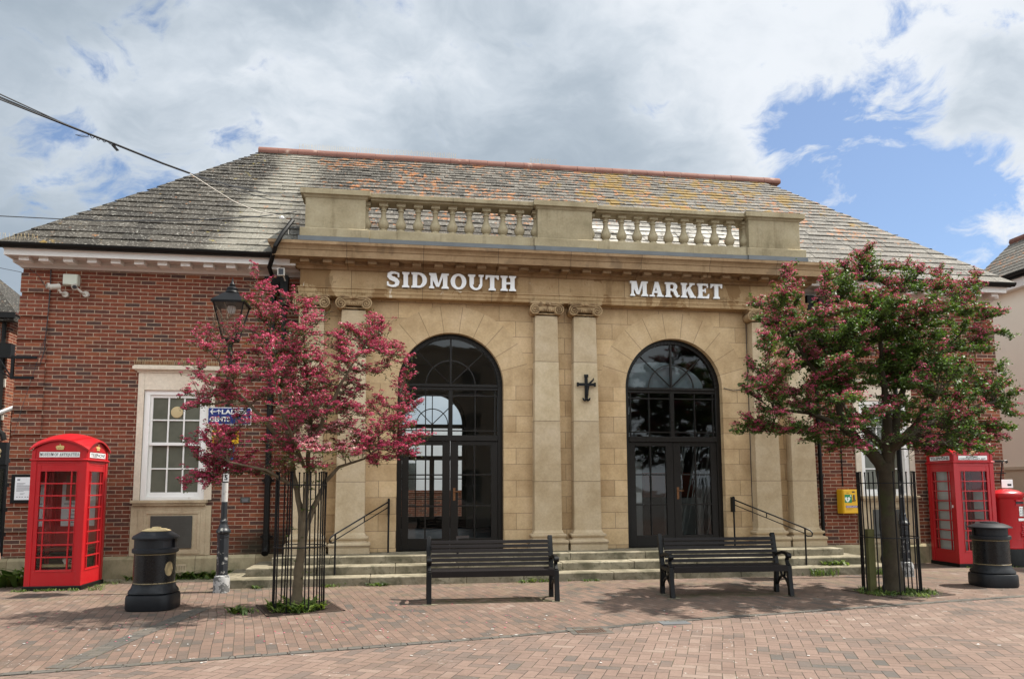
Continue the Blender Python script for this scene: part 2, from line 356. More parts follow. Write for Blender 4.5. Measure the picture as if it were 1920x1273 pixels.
HONEY = ((.405, .278, .150), (.505, .362, .208), (.565, .415, .255))
PALE = ((.43, .335, .21), (.51, .41, .275), (.57, .47, .335))
GREYST = ((.235, .19, .115), (.31, .252, .158), (.37, .31, .205))
M_WALLST = m_stone('ashlar_stone', HONEY, blk=(.66, .315), z0=.797, arch=True, hblk=.08, streak=.12, stains=[(1.1, .56, .72, .35, (.30, .19, .095), (1, 1, .7)), (30, .70, .73, .6, (.10, .065, .035), (1, 1, .4))])
M_PIL = m_stone('pilaster_stone', PALE, blk=(9.0, 1.17), z0=.79 - 1.17 + .93, hblk=4.5, stains=[(1.5, .62, .8, .25, (.36, .26, .15), (1, 1, .5))])
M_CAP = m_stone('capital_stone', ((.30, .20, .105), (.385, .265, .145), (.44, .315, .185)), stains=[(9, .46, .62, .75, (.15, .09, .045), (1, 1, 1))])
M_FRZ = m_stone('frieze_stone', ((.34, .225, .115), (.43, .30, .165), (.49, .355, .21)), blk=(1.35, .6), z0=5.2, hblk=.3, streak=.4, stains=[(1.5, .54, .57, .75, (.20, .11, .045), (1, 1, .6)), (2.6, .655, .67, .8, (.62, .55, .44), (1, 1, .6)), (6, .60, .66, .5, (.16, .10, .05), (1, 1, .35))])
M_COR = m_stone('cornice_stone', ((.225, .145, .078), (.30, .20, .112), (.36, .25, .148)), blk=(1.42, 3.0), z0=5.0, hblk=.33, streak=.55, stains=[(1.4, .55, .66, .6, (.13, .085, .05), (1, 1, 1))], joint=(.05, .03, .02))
M_PAR = m_stone('parapet_stone', GREYST, streak=.45, stains=[(2.2, .60, .74, .5, (.17, .15, .10), (1, 1, .5))])
M_STEP = m_stone('step_stone', ((.14, .12, .08), (.22, .19, .135), (.32, .285, .21)), stains=[(2.6, .46, .64, .75, (.075, .068, .042), (1, 1, 1)), (14, .54, .66, .7, (.07, .065, .04), (1, 1, 1))])
M_PLI = m_stone('plinth_stone', ((.23, .19, .12), (.31, .26, .165), (.38, .32, .21)), blk=(1.05, .8), z0=-.3, streak=.5, stains=[(2.2, .5, .68, .6, (.115, .115, .055), (1, 1, .5))])
M_SUR = m_stone('surround_stone', ((.56, .47, .37), (.64, .55, .44), (.68, .60, .49)), stains=[(4, .66, .78, .5, (.32, .25, .18), (1, 1, .3))])
M_APR = m_stone('apron_stone', ((.36, .28, .18), (.44, .35, .235), (.50, .41, .28)), streak=.4)
M_BRICK = m_brick('brickwork'); M_QUOIN = m_brick('quoin_brickwork', 1.12)
M_BRICK_L = m_brick('neighbour_brickwork', 1.05)
M_WHITE = m_plain('white_paint', (.78, .76, .73), .55, var=.05, sc=9, bump=.25, dirt=(.42, .33, .24), dsc=4, dth=(.62, .80))
M_FASCIA = m_plain('fascia_paint', (.72, .69, .66), .6, var=.05, sc=5, bump=.2, dirt=(.46, .30, .17), dsc=2.2, dth=(.64, .80))
M_SOFFIT_SHADED = m_plain('shaded_soffit_paint', (.54, .49, .46), .65, var=.06, sc=5, dirt=(.40, .33, .28), dsc=3, dth=(.6, .8))  # eaves white darkened, so the soffit's shade is put into the colour
M_LETTER = m_plain('letter_white', (.83, .83, .83), .45, var=.03)
M_BLACK = m_plain('black_iron', (.0045, .0045, .005), .45, var=.25, spec=.22, bump=.15, dirt=(.02, .018, .016), dsc=7, dth=(.6, .85))
M_GUTTER = m_plain('gutter_black', (.006, .0055, .005), .55, var=.3, spec=.2)
M_BIN = m_plain('bin_plastic', (.010, .011, .0135), .5, var=.12, sc=9, spec=.28, bump=.15, dirt=(.05, .048, .044), dsc=8, dth=(.62, .85))
M_BINW = m_plain('bin_drum', (.0035, .004, .005), .28, var=.15, sc=5, spec=.35)
M_TRIM = m_plain('bin_trim', (.17, .13, .07), .5, var=.2)
M_TAN = m_plain('tan_disc', (.50, .39, .21), .5, var=.08)
M_GOLD = m_plain('gold_leaf', (.62, .47, .20), .42, var=.1, metal=.2)
M_RED = m_plain('red_gloss', (.40, .007, .012), .33, var=.07, sc=4, spec=.5, bump=.06, bsc=30, dirt=(.36, .02, .02), dsc=3, dth=(.55, .75))
M_PBRED = m_plain('post_red', (.38, .008, .013), .35, var=.1, sc=4, spec=.5)
M_SLAT = m_plain('brown_slats', (.0095, .0068, .0066), .5, var=.35, sc=7, spec=.2, bump=.2)
M_YEL = m_plain('yellow_paint', (.72, .40, .012), .45, var=.05)
M_NAVY = m_plain('navy_enamel', (.014, .030, .17), .4, var=.06)
M_BLUE = m_plain('blue_enamel', (.02, .10, .30), .4, var=.06)
M_GREEN = m_plain('green_enamel', (.01, .22, .08), .45, var=.05)
M_SIGNW = m_plain('white_enamel', (.78, .78, .76), .4, var=.03)
M_PURP = m_plain('purple_print', (.11, .04, .20), .5, var=.1)
M_LEAD = m_plain('lead_sheet', (.12, .125, .13), .6, var=.35, sc=3, metal=.2)
M_TERRA = m_plain('terracotta', (.155, .066, .048), .8, var=.22, sc=2.5, bump=.3, dirt=(.42, .30, .24), dsc=3, dth=(.6, .75))
M_DOOR = m_plain('door_frame_paint', (.0105, .0085, .007), .4, var=.2, spec=.25)
M_BRONZE = m_plain('bronze_plaque', (.075, .075, .068), .45, var=.15, metal=.4)
M_BRASS = m_plain('brass_handle', (.20, .095, .045), .4, metal=.8)
M_BARK1 = m_plain('young_bark', (.10, .076, .047), .9, var=.4, sc=14, bump=.8, bsc=40)
M_BARK2 = m_plain('old_bark', (.040, .030, .018), .95, var=.6, sc=9, bump=1.0, bsc=22, dirt=(.040, .045, .014), dsc=3, dth=(.5, .7))
M_PAPER = m_plain('paper', (.74, .74, .76), .7, var=.02)
M_INK = m_plain('ink', (.03, .03, .035), .6)
M_INK2 = m_plain('faded_ink', (.22, .22, .24), .6)
M_ROOM = m_plain('room_plaster', (.22, .215, .20), .9, var=.1)
M_ROOMF = m_plain('room_floor', (.10, .095, .085), .5, var=.2)
M_BOARD = m_plain('pale_board', (.55, .55, .54), .6, var=.06)
M_TIMBER = m_plain('red_timber', (.22, .055, .03), .7, var=.2)
M_CREAM = m_plain('cream_render', (.78, .71, .60), .9, var=.06, sc=1.2, bump=.3, dirt=(.60, .54, .45), dsc=1.5, dth=(.60, .78))
M_CREAM2 = m_plain('buff_render', (.52, .45, .34), .9, var=.08, sc=1.2, bump=.3)
M_BOXCAB = m_plain('grey_green_box', (.52, .53, .45), .55, var=.05)
M_CCTV = m_plain('camera_shell', (.50, .47, .42), .45, var=.08)
M_SHOE = m_plain('black_leather', (.012, .011, .011), .3, spec=.5)
M_CABLE = m_plain('cable_sheath', (.030, .032, .036), .6)
M_PLATE = m_plain('flaked_base_paint', (.30, .295, .29), .7, var=.2, sc=12, dirt=(.04, .04, .04), dsc=9, dth=(.50, .54), bump=.4)
M_PEEL = m_plain('peeling_black_paint', (.016, .018, .022), .45, var=.2, dirt=(.30, .29, .27), dsc=11, dth=(.58, .62), bump=.4)
M_STICK = m_plain('sticker_residue', (.42, .41, .39), .75, var=.15, sc=20, dirt=(.2, .19, .18), dsc=16, dth=(.58, .66))
M_SKIN = m_plain('skin', (.50, .29, .20), .55, var=.06, sc=20); M_HAIR = m_plain('grey_brown_hair', (.10, .075, .055), .7, var=.2, sc=40)
M_JACKET = m_plain('navy_jacket', (.012, .017, .035), .75, var=.15); M_TROUS = m_plain('dark_trousers', (.020, .020, .024), .85, var=.15)
M_SLATER = None

def m_glass(name, tint=(.9, .95, .95), base=.06, rough=0.02):
    n = NT(name); t = n.n('ShaderNodeBsdfTransparent', None, {0: tuple(tint) + (1,)}); g = n.n('ShaderNodeBsdfGlossy', None, {0: (1, 1, 1, 1), 1: rough})
    fr = n.n('ShaderNodeFresnel', None, {0: 1.5})
    wob = n.bump(n.noise(n.co(), 1.6, 2), .12, .02); n.lk(g.node.inputs['Normal'], wob)
    f = n.ma('ADD', n.ma('MULTIPLY', fr, 1.05), base - .06, clamp=True)
    mx = n.n('ShaderNodeMixShader', None, {0: f, 1: t, 2: g}); n.t.links.new(mx, n.out.inputs[0]); return n.m
M_GLASS = m_glass('window_glass', (.74, .78, .77), .06)
M_BOXGL = m_glass('kiosk_glass', (.92, .95, .94), .05)
M_LAMPGL = m_glass('lantern_glass', (.86, .84, .82), .10, .2)

def m_frost():
    n = NT('frosted_pane'); c = n.co()
    col = n.ramp(n.noise(c, 2.5, 5), [(.3, (.085, .088, .068)), (.7, (.13, .13, .10))])
    return n.fin(col, .16, None, spec=.5)
M_FROST = m_frost()

def m_slate():
    n = NT('weathered_slate'); c = n.co(); x, y, z = n.sep(c); rnd = n.attr('rnd')
    base = n.ramp(rnd, [(0, (.040, .035, .029)), (.5, (.070, .061, .050)), (1, (.115, .103, .087))])
    base = n.mix(1.0, base, n.ramp(n.noise(c, 14, 6, .7), [(.25, .7), (.75, 1.3)]), 'MULTIPLY')
    # soot-dark west part, with a washed pale strip beside it
    xe = n.ma('ADD', x, n.ma('ADD', n.ma('MULTIPLY', n.noise(c, .8, 5), 1.0), n.ma('MULTIPLY', z, -.12)))
    dark = n.ss(xe, -3.25, -3.95); pale = n.ma('MULTIPLY', n.ss(xe, -3.9, -3.4), n.ss(xe, -2.3, -3.0)); grey2 = n.ma('MULTIPLY', n.ss(xe, -2.9, -2.5), n.ss(xe, -.6, -1.6))
    base = n.mix(n.ma('MULTIPLY', dark, .78), base, n.mix(1.0, base, (.34, .32, .28), 'MULTIPLY'))
    base = n.mix(n.ma('MULTIPLY', grey2, .55), base, n.mix(1.0, base, (.45, .45, .43), 'MULTIPLY'))
    base = n.mix(n.ma('MULTIPLY', pale, .32), base, (.33, .31, .25))
    east = n.ss(x, 1.5, 7.5); base = n.mix(n.ma('MULTIPLY', east, .30), base, (.18, .167, .147))
    bl_ = n.ma('MULTIPLY', n.ma('MULTIPLY', n.ss(x, 3.0, 4.2), n.ss(x, 8.6, 7.4)), n.ss(z, 7.6, 7.1))
    base = n.mix(n.ma('MULTIPLY', bl_, n.ma('MULTIPLY', n.ss(n.noise(c, 3.5, 5, .65), .38, .55), .8)), base, (.46, .44, .40))
    # lichens: white crust, orange spots, mustard mats towards the east ridge
    wl = n.ss(n.noise(c, 22, 7, .8), .555, .605); base = n.mix(n.ma('MULTIPLY', wl, .75), base, (.36, .34, .30))
    blk = n.ss(n.noise(n.mapv(c, (5, 3, 1)), 17, 7, .8), .56, .63); base = n.mix(n.ma('MULTIPLY', blk, .8), base, (.030, .027, .023))
    hi = n.ss(z, 6.6, 7.9)
    om = n.ma('MULTIPLY', n.ma('MULTIPLY', n.ss(x, -3.6, -1.4), n.ma('SUBTRACT', 1.0, n.ma('MULTIPLY', n.ss(x, 5, 12), .25))), n.ma('ADD', .35, n.ma('MULTIPLY', hi, .65)))
    om = n.ma('MULTIPLY', om, n.ss(n.noise(n.mapv(c, (3, 1, 2)), .9, 4, .6), .40, .60))
    orr = n.ss(n.ma('ADD', n.noise(n.mapv(c, (2, 7, 4)), 6.5, 7, .72), n.ma('MULTIPLY', om, .12)), .635, .675)
    base = n.mix(n.ma('MULTIPLY', orr, .85), base, n.ramp(n.noise(c, 9, 3), [(.3, (.27, .085, .022)), (.7, (.33, .155, .06))]))
    mm = n.ma('MULTIPLY', n.ss(x, 2.2, 5.5), n.ma('MULTIPLY', n.ss(z, 7.2, 8.4), n.ss(x, 11.6, 9.4)))
    mus = n.ss(n.ma('ADD', n.noise(n.mapv(c, (9, 2, 8)), 1.9, 9, .74), n.ma('MULTIPLY', mm, .135)), .63, .68)
    base = n.mix(n.ma('MULTIPLY', mus, .85), base, n.ramp(n.noise(c, 12, 4), [(.3, (.13, .078, .010)), (.7, (.23, .14, .022))]))
    yl = n.ma('MULTIPLY', n.ss(n.noise(n.mapv(c, (1, 9, 2)), 5, 6, .7), .62, .7), n.ma('MULTIPLY', n.ss(x, -4.2, -3.4), n.ss(x, -1.5, -2.6)))
    base = n.mix(n.ma('MULTIPLY', yl, .6), base, (.34, .27, .06))
    return n.fin(base, .8, n.bump(n.noise(c, 60, 5, .7), .6, .004), spec=.3)
M_SLATE = m_slate()

def m_paver(name, rot, bw, bh, off, herring=False, tones=None, moss=.35, mort=.0035):
    n = NT(name); c = n.co(); x, y, z = n.sep(c)
    wob = n.noise(c, .35, 2, out=1)
    wv = n.n('ShaderNodeVectorMath', {'operation': 'SCALE'}, {0: wob, 3: .14}); v = n.n('ShaderNodeVectorMath', {'operation': 'ADD'}, {0: c, 1: wv})
    v = n.mapv(v, (off[0], off[1], 0), (0, 0, R(rot)))
    if not herring:
        nd = n.t.nodes.new('ShaderNodeTexBrick'); nd.offset = .5
        for k, q in (('Vector', v), ('Color1', (0, 0, 0, 1)), ('Color2', (1, 1, 1, 1)), ('Mortar', (.5, .5, .5, 1)), ('Scale', 1.0), ('Mortar Size', mort), ('Mortar Smooth', .3), ('Bias', 0.0), ('Brick Width', bw), ('Row Height', bh)):
            n.lk(nd.inputs[k], q)
        rnd, fac = nd.outputs[0], nd.outputs[1]
    else:
        a, b, _ = n.sep(v); u = n.ma('DIVIDE', a, bh); t = n.ma('DIVIDE', b, bh)
        i, j = n.ma('FLOOR', u), n.ma('FLOOR', t); fu, ft = n.ma('SUBTRACT', u, i), n.ma('SUBTRACT', t, j)
        k = n.ma('FLOORED_MODULO', n.ma('SUBTRACT', i, j), 4.0)
        def eq(q): return n.ma('COMPARE', k, q, .3)
        k0, k1, k2, k3 = eq(0.0), eq(1.0), eq(2.0), eq(3.0)
        big = 9.0
        l = n.ma('ADD', fu, n.ma('MULTIPLY', k1, big)); r_ = n.ma('ADD', n.ma('SUBTRACT', 1.0, fu), n.ma('MULTIPLY', k0, big))
        bt = n.ma('ADD', ft, n.ma('MULTIPLY', k2, big)); tp = n.ma('ADD', n.ma('SUBTRACT', 1.0, ft), n.ma('MULTIPLY', k3, big))
        dm = n.ma('MULTIPLY', n.ma('MINIMUM', n.ma('MINIMUM', l, r_), n.ma('MINIMUM', bt, tp)), bh)
        fac = n.ss(dm, mort * 1.5, mort * .5)
        ii = n.ma('SUBTRACT', i, k1); jj = n.ma('SUBTRACT', j, k2)
        rnd = n.wn(n.comb(ii, jj, n.ma('ADD', k2, k3)))
    T = tones
    big = n.noise(c, .55, 5, .6, .4)
    rr = n.ma('ADD', n.ma('MULTIPLY', rnd, .70), n.ma('MULTIPLY', n.ss(big, .32, .68), .30))
    col = n.ramp(rr, [(0, T[0]), (.22, T[1]), (.5, T[2]), (.8, T[3]), (1, T[4])])
    col = n.mix(1.0, col, n.ramp(n.noise(c, 34, 6, .7), [(.25, .80), (.75, 1.16)]), 'MULTIPLY')
    dirt = n.ss(n.noise(n.mapv(c, (4, 4, 0)), 1.3, 7, .65), .46, .72); col = n.mix(n.ma('MULTIPLY', dirt, .5), col, n.mix(1.0, col, (.68, .66, .62), 'MULTIPLY'))
    near = n.ss(y, 10.2, 12.9)
    ms = n.ma('MULTIPLY', n.ss(n.noise(c, 2.1, 6, .65), .44, .66), n.ma('MULTIPLY', near, moss)); col = n.mix(ms, col, (.15, .135, .075))
    sp = n.ss(n.vor(n.n('ShaderNodeVectorMath', {'operation': 'ADD'}, {0: c, 1: n.noise(c, 9, 3, out=1)}), 2.6), .12, .07)
    col = n.mix(n.ma('MULTIPLY', n.ma('MULTIPLY', sp, n.ss(n.noise(c, .5, 2), .46, .58)), .75), col, (.42, .40, .36))
    sp2 = n.ss(n.vor(c, 5.5), .05, .03); col = n.mix(n.ma('MULTIPLY', n.ma('MULTIPLY', sp2, n.ss(n.noise(c, .7, 2), .48, .6)), .5), col, (.05, .045, .04))
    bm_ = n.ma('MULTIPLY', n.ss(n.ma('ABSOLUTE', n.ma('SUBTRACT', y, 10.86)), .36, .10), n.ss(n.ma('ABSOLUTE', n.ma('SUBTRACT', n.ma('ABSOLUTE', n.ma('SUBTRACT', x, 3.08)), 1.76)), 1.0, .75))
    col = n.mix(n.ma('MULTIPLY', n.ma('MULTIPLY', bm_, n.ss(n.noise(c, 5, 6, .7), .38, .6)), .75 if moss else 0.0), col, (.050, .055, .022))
    jc = n.mix(n.ss(n.noise(c, 3, 4), .45, .6), (.034, .028, .022), (.060, .058, .032))
    col = n.mix(n.ma('MULTIPLY', fac, .85), col, jc)
    h = n.ma('ADD', n.ma('MULTIPLY', fac, -1.0), n.ma('ADD', n.ma('MULTIPLY', n.noise(c, 60, 4), .2), n.ma('MULTIPLY', rnd, .35)))
    return n.fin(col, .86, n.bump(h, .7, .006), spec=.25)
M_PAVE = m_paver('footway_pavers', 78, .205, .103, (.02, .05), False, [(.074, .066, .059), (.109, .081, .066), (.142, .094, .073), (.160, .107, .083), (.194, .147, .119)])
M_ROAD = m_paver('road_pavers', 24, .2, .112, (0, 0), True, [(.084, .077, .070), (.135, .098, .081), (.164, .112, .090), (.183, .127, .102), (.216, .164, .135)], moss=0.0)
M_KERB = m_paver('grey_setts', 0, .215, .115, (.02, 0), False, [(.060, .057, .052), (.078, .072, .064), (.092, .084, .074), (.105, .095, .082), (.13, .115, .098)], mort=.006)
M_BAND = m_paver('worn_grey_setts', 0, .215, .115, (.02, 0), False, [(.065, .061, .056), (.082, .075, .067), (.098, .086, .074), (.11, .095, .08), (.13, .11, .092)], mort=.005)
M_EARTH = m_plain('outer_asphalt', (.12, .11, .10), .9, var=.2, bump=.4)

def m_leaf(name, cols, trans=.3):
    n = NT(name); r_ = n.attr('rnd'); col = n.ramp(r_, cols)
    n.fin(col, .5, None, spec=.35)
    tr = n.n('ShaderNodeBsdfTranslucent', None, {0: n.mix(1.0, col, (1.3, 1.5, .7), 'MULTIPLY')})
    mx = n.n('ShaderNodeMixShader', None, {0: trans, 1: n.b.outputs[0], 2: tr}); n.t.links.new(mx, n.out.inputs[0]); return n.m
M_LEAF1 = m_leaf('hawthorn_leaf_olive', [(0, (.035, .042, .016)), (.5, (.075, .080, .028)), (1, (.14, .15, .045))])
M_LEAF2 = m_leaf('hawthorn_leaf_green', [(0, (.034, .060, .016)), (.5, (.075, .125, .026)), (.85, (.13, .20, .038)), (1, (.26, .33, .06))])
M_BLOS1 = m_leaf('crimson_blossom', [(0, (.16, .010, .032)), (.35, (.33, .022, .068)), (.75, (.49, .056, .132)), (.93, (.62, .18, .25)), (1, (.74, .42, .45))], .2)
M_BLOS2 = m_leaf('fading_blossom', [(0, (.22, .020, .050)), (.40, (.42, .045, .11)), (.80, (.56, .095, .19)), (1, (.66, .22, .30))], .2)
M_WEED = m_leaf('weed_green', [(0, (.030, .055, .014)), (.5, (.075, .12, .025)), (1, (.18, .22, .05))])
# ------------------------------------------------------------------ ground
def sheet(name, pts, z, mat):
    return tag(MB().add([(x, y, z) for x, y in pts], [tuple(range(len(pts)))]).build(name, mat, smooth=0, recalc=False), kind='structure')
sheet('ground', [(-400, -400), (400, -400), (400, 900), (-400, 900)], -.008, M_EARTH)
KX = [(-16, 4.9), (-3.445, 7.324), (-.361, 7.937), (1.224, 8.28), (3.188, 8.835), (8.038, 9.769), (24, 12.6)]
sheet('pavement', [(x, y + .06) for x, y in KX] + [(24, 24), (-16, 24)], 0.0, M_PAVE)
sheet('road', [(24, -7), (-16, -7)][::-1] + [(x, y - .06) for x, y in KX[::-1]], 0.0, M_ROAD)
kb = MB(); L_ = 0
for (x0, y0), (x1, y1) in zip(KX[:-1], KX[1:]):            # the row of grey setts that edges the footway, slightly dished
    n_ = int(math.hypot(x1 - x0, y1 - y0) / .225)
    for i in range(n_):
        a = Vector((x0, y0)).lerp(Vector((x1, y1)), i / n_); b = Vector((x0, y0)).lerp(Vector((x1, y1)), (i + 1) / n_ - .012 / .225 / n_)
        if a.x < -9 or a.x > 14: continue
        d = (b - a).normalized(); p = Vector((-d.y, d.x)) * (.052 + rng.uniform(-.004, .004)); h0, h1 = rng.uniform(.002, .009), rng.uniform(.002, .009)
        q = [a - p, b - p, b + p, a + p]
        kb.add([(v.x, v.y, -.006) for v in q] + [(q[0].x, q[0].y, h0), (q[1].x, q[1].y, h0 + .002), (q[2].x, q[2].y, h1 + .003), (q[3].x, q[3].y, h1)], [(4, 5, 6, 7), (0, 1, 5, 4), (1, 2, 6, 5), (2, 3, 7, 6), (3, 0, 4, 7)])
tag(kb.build('kerb', M_KERB, smooth=0), kind='structure')
def strip(x0, y0, x1, y1, wd, z=.004):
    d = (Vector((x1, y1)) - Vector((x0, y0))).normalized(); p = Vector((-d.y, d.x)) * wd / 2
    return [(x0 - p.x, y0 - p.y), (x1 - p.x, y1 - p.y), (x1 + p.x, y1 + p.y), (x0 + p.x, y0 + p.y)]
sheet('paving_band', strip(-3.06, 7.50, -2.62, 10.9, .22), .004, M_BAND)
sheet('paving_margin', [(-16, 13.85), (-3.0, 13.85), (-3.0, 14.6), (-16, 14.6)], .004, m_paver('margin_slabs', 0, .3, .3, (0, 0), False, [(.2, .18, .13), (.24, .21, .15), (.27, .235, .165), (.3, .26, .185), (.33, .29, .21)], moss=.7))

# ------------------------------------------------------------------ steps
st = thing('stone_steps', (3.1, 13.3, 0), 'three wide worn stone steps rising to the pair of arched doors', 'steps')
for x0, x1, y0, z0, z1, nj in ((-2.95, 9.15, 12.82, -.02, .14, 9), (-2.55, 8.85, 13.22, .1402, .275, 8), (-2.2, 8.55, 13.63, .2752, .41, 8)):
    b = MB(); x = x0; ws = [rng.uniform(.8, 1.6) for _ in range(nj)]; k = (x1 - x0) / sum(ws)
    for i, wd in enumerate(ws):
        xe = x1 if i == nj - 1 else x + wd * k
        b.box(x + (.003 if i else 0), xe - .003, y0 + rng.uniform(0, .012), 14.5, z0, z1 + rng.uniform(-.004, .004)); x = xe
    b.build('step', M_STEP, st, smooth=0, bevel=.014)

# ------------------------------------------------------------------ market hall
hall = thing('market_hall', (3.1, 14.5, 0), 'red brick market hall with honey stone classical front, two arched doorways and slate hipped roof', 'market hall')
def part(mb, name, mat, parent=None, **k): return mb.build(name, mat, parent or hall, **k)
XL, XR, YW = -6.9, 12.92, 14.55
MIR = 6.035
WX0, WX1, WZ0, WZ1 = -4.70, -3.58, 1.38, 3.42          # left window opening; the other is mirrored
def wallrect(mb, xs, zs, y, holes):
    for i in range(len(xs) - 1):
        for j in range(len(zs) - 1):
            cx, cz = (xs[i] + xs[i + 1]) / 2, (zs[j] + zs[j + 1]) / 2
            if any(a < cx < b and c < cz < d for a, b, c, d in holes): continue
            mb.add([(xs[i], y, zs[j]), (xs[i + 1], y, zs[j]), (xs[i + 1], y, zs[j + 1]), (xs[i], y, zs[j + 1])], [(0, 1, 2, 3)])
for s, name in ((0, 'brick_wall'), (1, 'brick_wall')):
    f = (lambda v: MIR - v) if s else (lambda v: v)
    b = MB(); xs = sorted([f(XL), f(WX0), f(WX1), f(-1.9)]); zs = [.38, WZ0, WZ1, 5.66]
    hx = sorted([f(WX0), f(WX1)])
    wallrect(b, xs, zs, YW, [(hx[0], hx[1], WZ0, WZ1)])
    for xx in hx: b.add([(xx, YW, WZ0), (xx, YW + .22, WZ0), (xx, YW + .22, WZ1), (xx, YW, WZ1)], [(0, 1, 2, 3)])
    xo = f(XL); b.add([(xo, YW, .38), (xo, 22.6, .38), (xo, 22.6, 5.66), (xo, YW, 5.66)], [(0, 1, 2, 3)])
    part(b, 'brick_wall', M_BRICK, smooth=0)
    q = MB()                                             # projecting bands of brick at the corner
    z = .42
    while z < 5.6:
        h = min(.361, 5.64 - z); xa, xb = sorted([f(XL - .012), f(-6.42)])
        q.box(xa, xb, YW - .042, YW + .5, z, z + h); z += .361 + .0722
    part(q, 'quoins', M_QUOIN, smooth=0, bevel=.004)
    p = MB(); xa, xb = sorted([f(XL - .05), f(-1.97)])
    p.loft([[(xa, YW - .075, -.02), (xb, YW - .075, -.02), (xb, YW + .1, -.02), (xa, YW + .1, -.02)], [(xa, YW - .075, .345), (xb, YW - .075, .345), (xb, YW + .1, .345), (xa, YW + .1, .345)], [(xa + .02, YW - .02, .40), (xb, YW - .02, .40), (xb, YW + .1, .40), (xa + .02, YW + .1, .40)]])
    part(p, 'plinth', M_PLI, smooth=0, bevel=.006)
# rear and interior
b = MB(); b.add([(XL, 22.6, 0), (-.1, 22.6, 0), (-.1, 22.6, 5.66), (XL, 22.6, 5.66)], [(0, 1, 2, 3)]).add([(1.95, 22.6, 0), (XR, 22.6, 0), (XR, 22.6, 5.66), (1.95, 22.6, 5.66)], [(0, 1, 2, 3)])
A = arc(.925, 3.5, 1.025, 180, 0, 20)
for (x0, z0), (x1, z1) in zip(A[:-1], A[1:]): b.add([(x0, 22.6, z0), (x1, 22.6, z1), (x1, 22.6, 5.66), (x0, 22.6, 5.66)], [(0, 1, 2, 3)])
part(b, 'rear_wall', M_ROOM, smooth=0)
b = MB(); b.box(-2.0, 8.5, 14.9, 22.55, .30, .405); part(b, 'hall_floor', M_ROOMF, smooth=0)
b = MB(); b.box(-2.1, -2.0, 14.62, 22.55, .3, 5.4).box(8.45, 8.55, 14.62, 22.55, .3, 5.4).box(-2.0, 8.45, 14.95, 22.55, 5.3, 5.4); part(b, 'hall_lining', M_ROOM, smooth=0)

# portico wall pierced by the two arches
ARCH = (.955, 5.50); HW, SPR = 1.03, 3.60; YP = 14.45
b = MB(); edges = [-1.96, ARCH[0] - HW, ARCH[0] + HW, ARCH[1] - HW, ARCH[1] + HW, 8.42]
for i in (0, 2, 4): b.add([(edges[i], YP, .41), (edges[i + 1], YP, .41), (edges[i + 1], YP, 5.25), (edges[i], YP, 5.25)], [(0, 1, 2, 3)])
for cx in ARCH:
    A = arc(cx, SPR, HW, 180, 0, 40)
    for (x0, z0), (x1, z1) in zip(A[:-1], A[1:]):
        b.add([(x0, YP, z0), (x1, YP, z1), (x1, YP, 5.25), (x0, YP, 5.25)], [(0, 1, 2, 3)])
        b.add([(x0, YP, z0), (x1, YP, z1), (x1, YP + .4, z1), (x0, YP + .4, z0)], [(0, 1, 2, 3)])
    for xx in (cx - HW, cx + HW): b.add([(xx, YP, .41), (xx, YP + .4, .41), (xx, YP + .4, SPR), (xx, YP, SPR)], [(0, 1, 2, 3)])
for xx in (-1.96, 8.42): b.add([(xx, YP, .41), (xx, YP + .4, .41), (xx, YP + .4, 5.25), (xx, YP, 5.25)], [(0, 1, 2, 3)])
part(b, 'portico_wall', M_WALLST, smooth=0, recalc=False)
for x0, x1 in ((-1.97, ARCH[0] - HW - .01), (ARCH[0] + HW + .01, ARCH[1] - HW - .01), (ARCH[1] + HW + .01, 8.43)): b = MB(); b.box(x0, x1, YP - .022, YP + .14, .41, .797); part(b, 'wall_base_course', M_WALLST, smooth=0, bevel=.006)

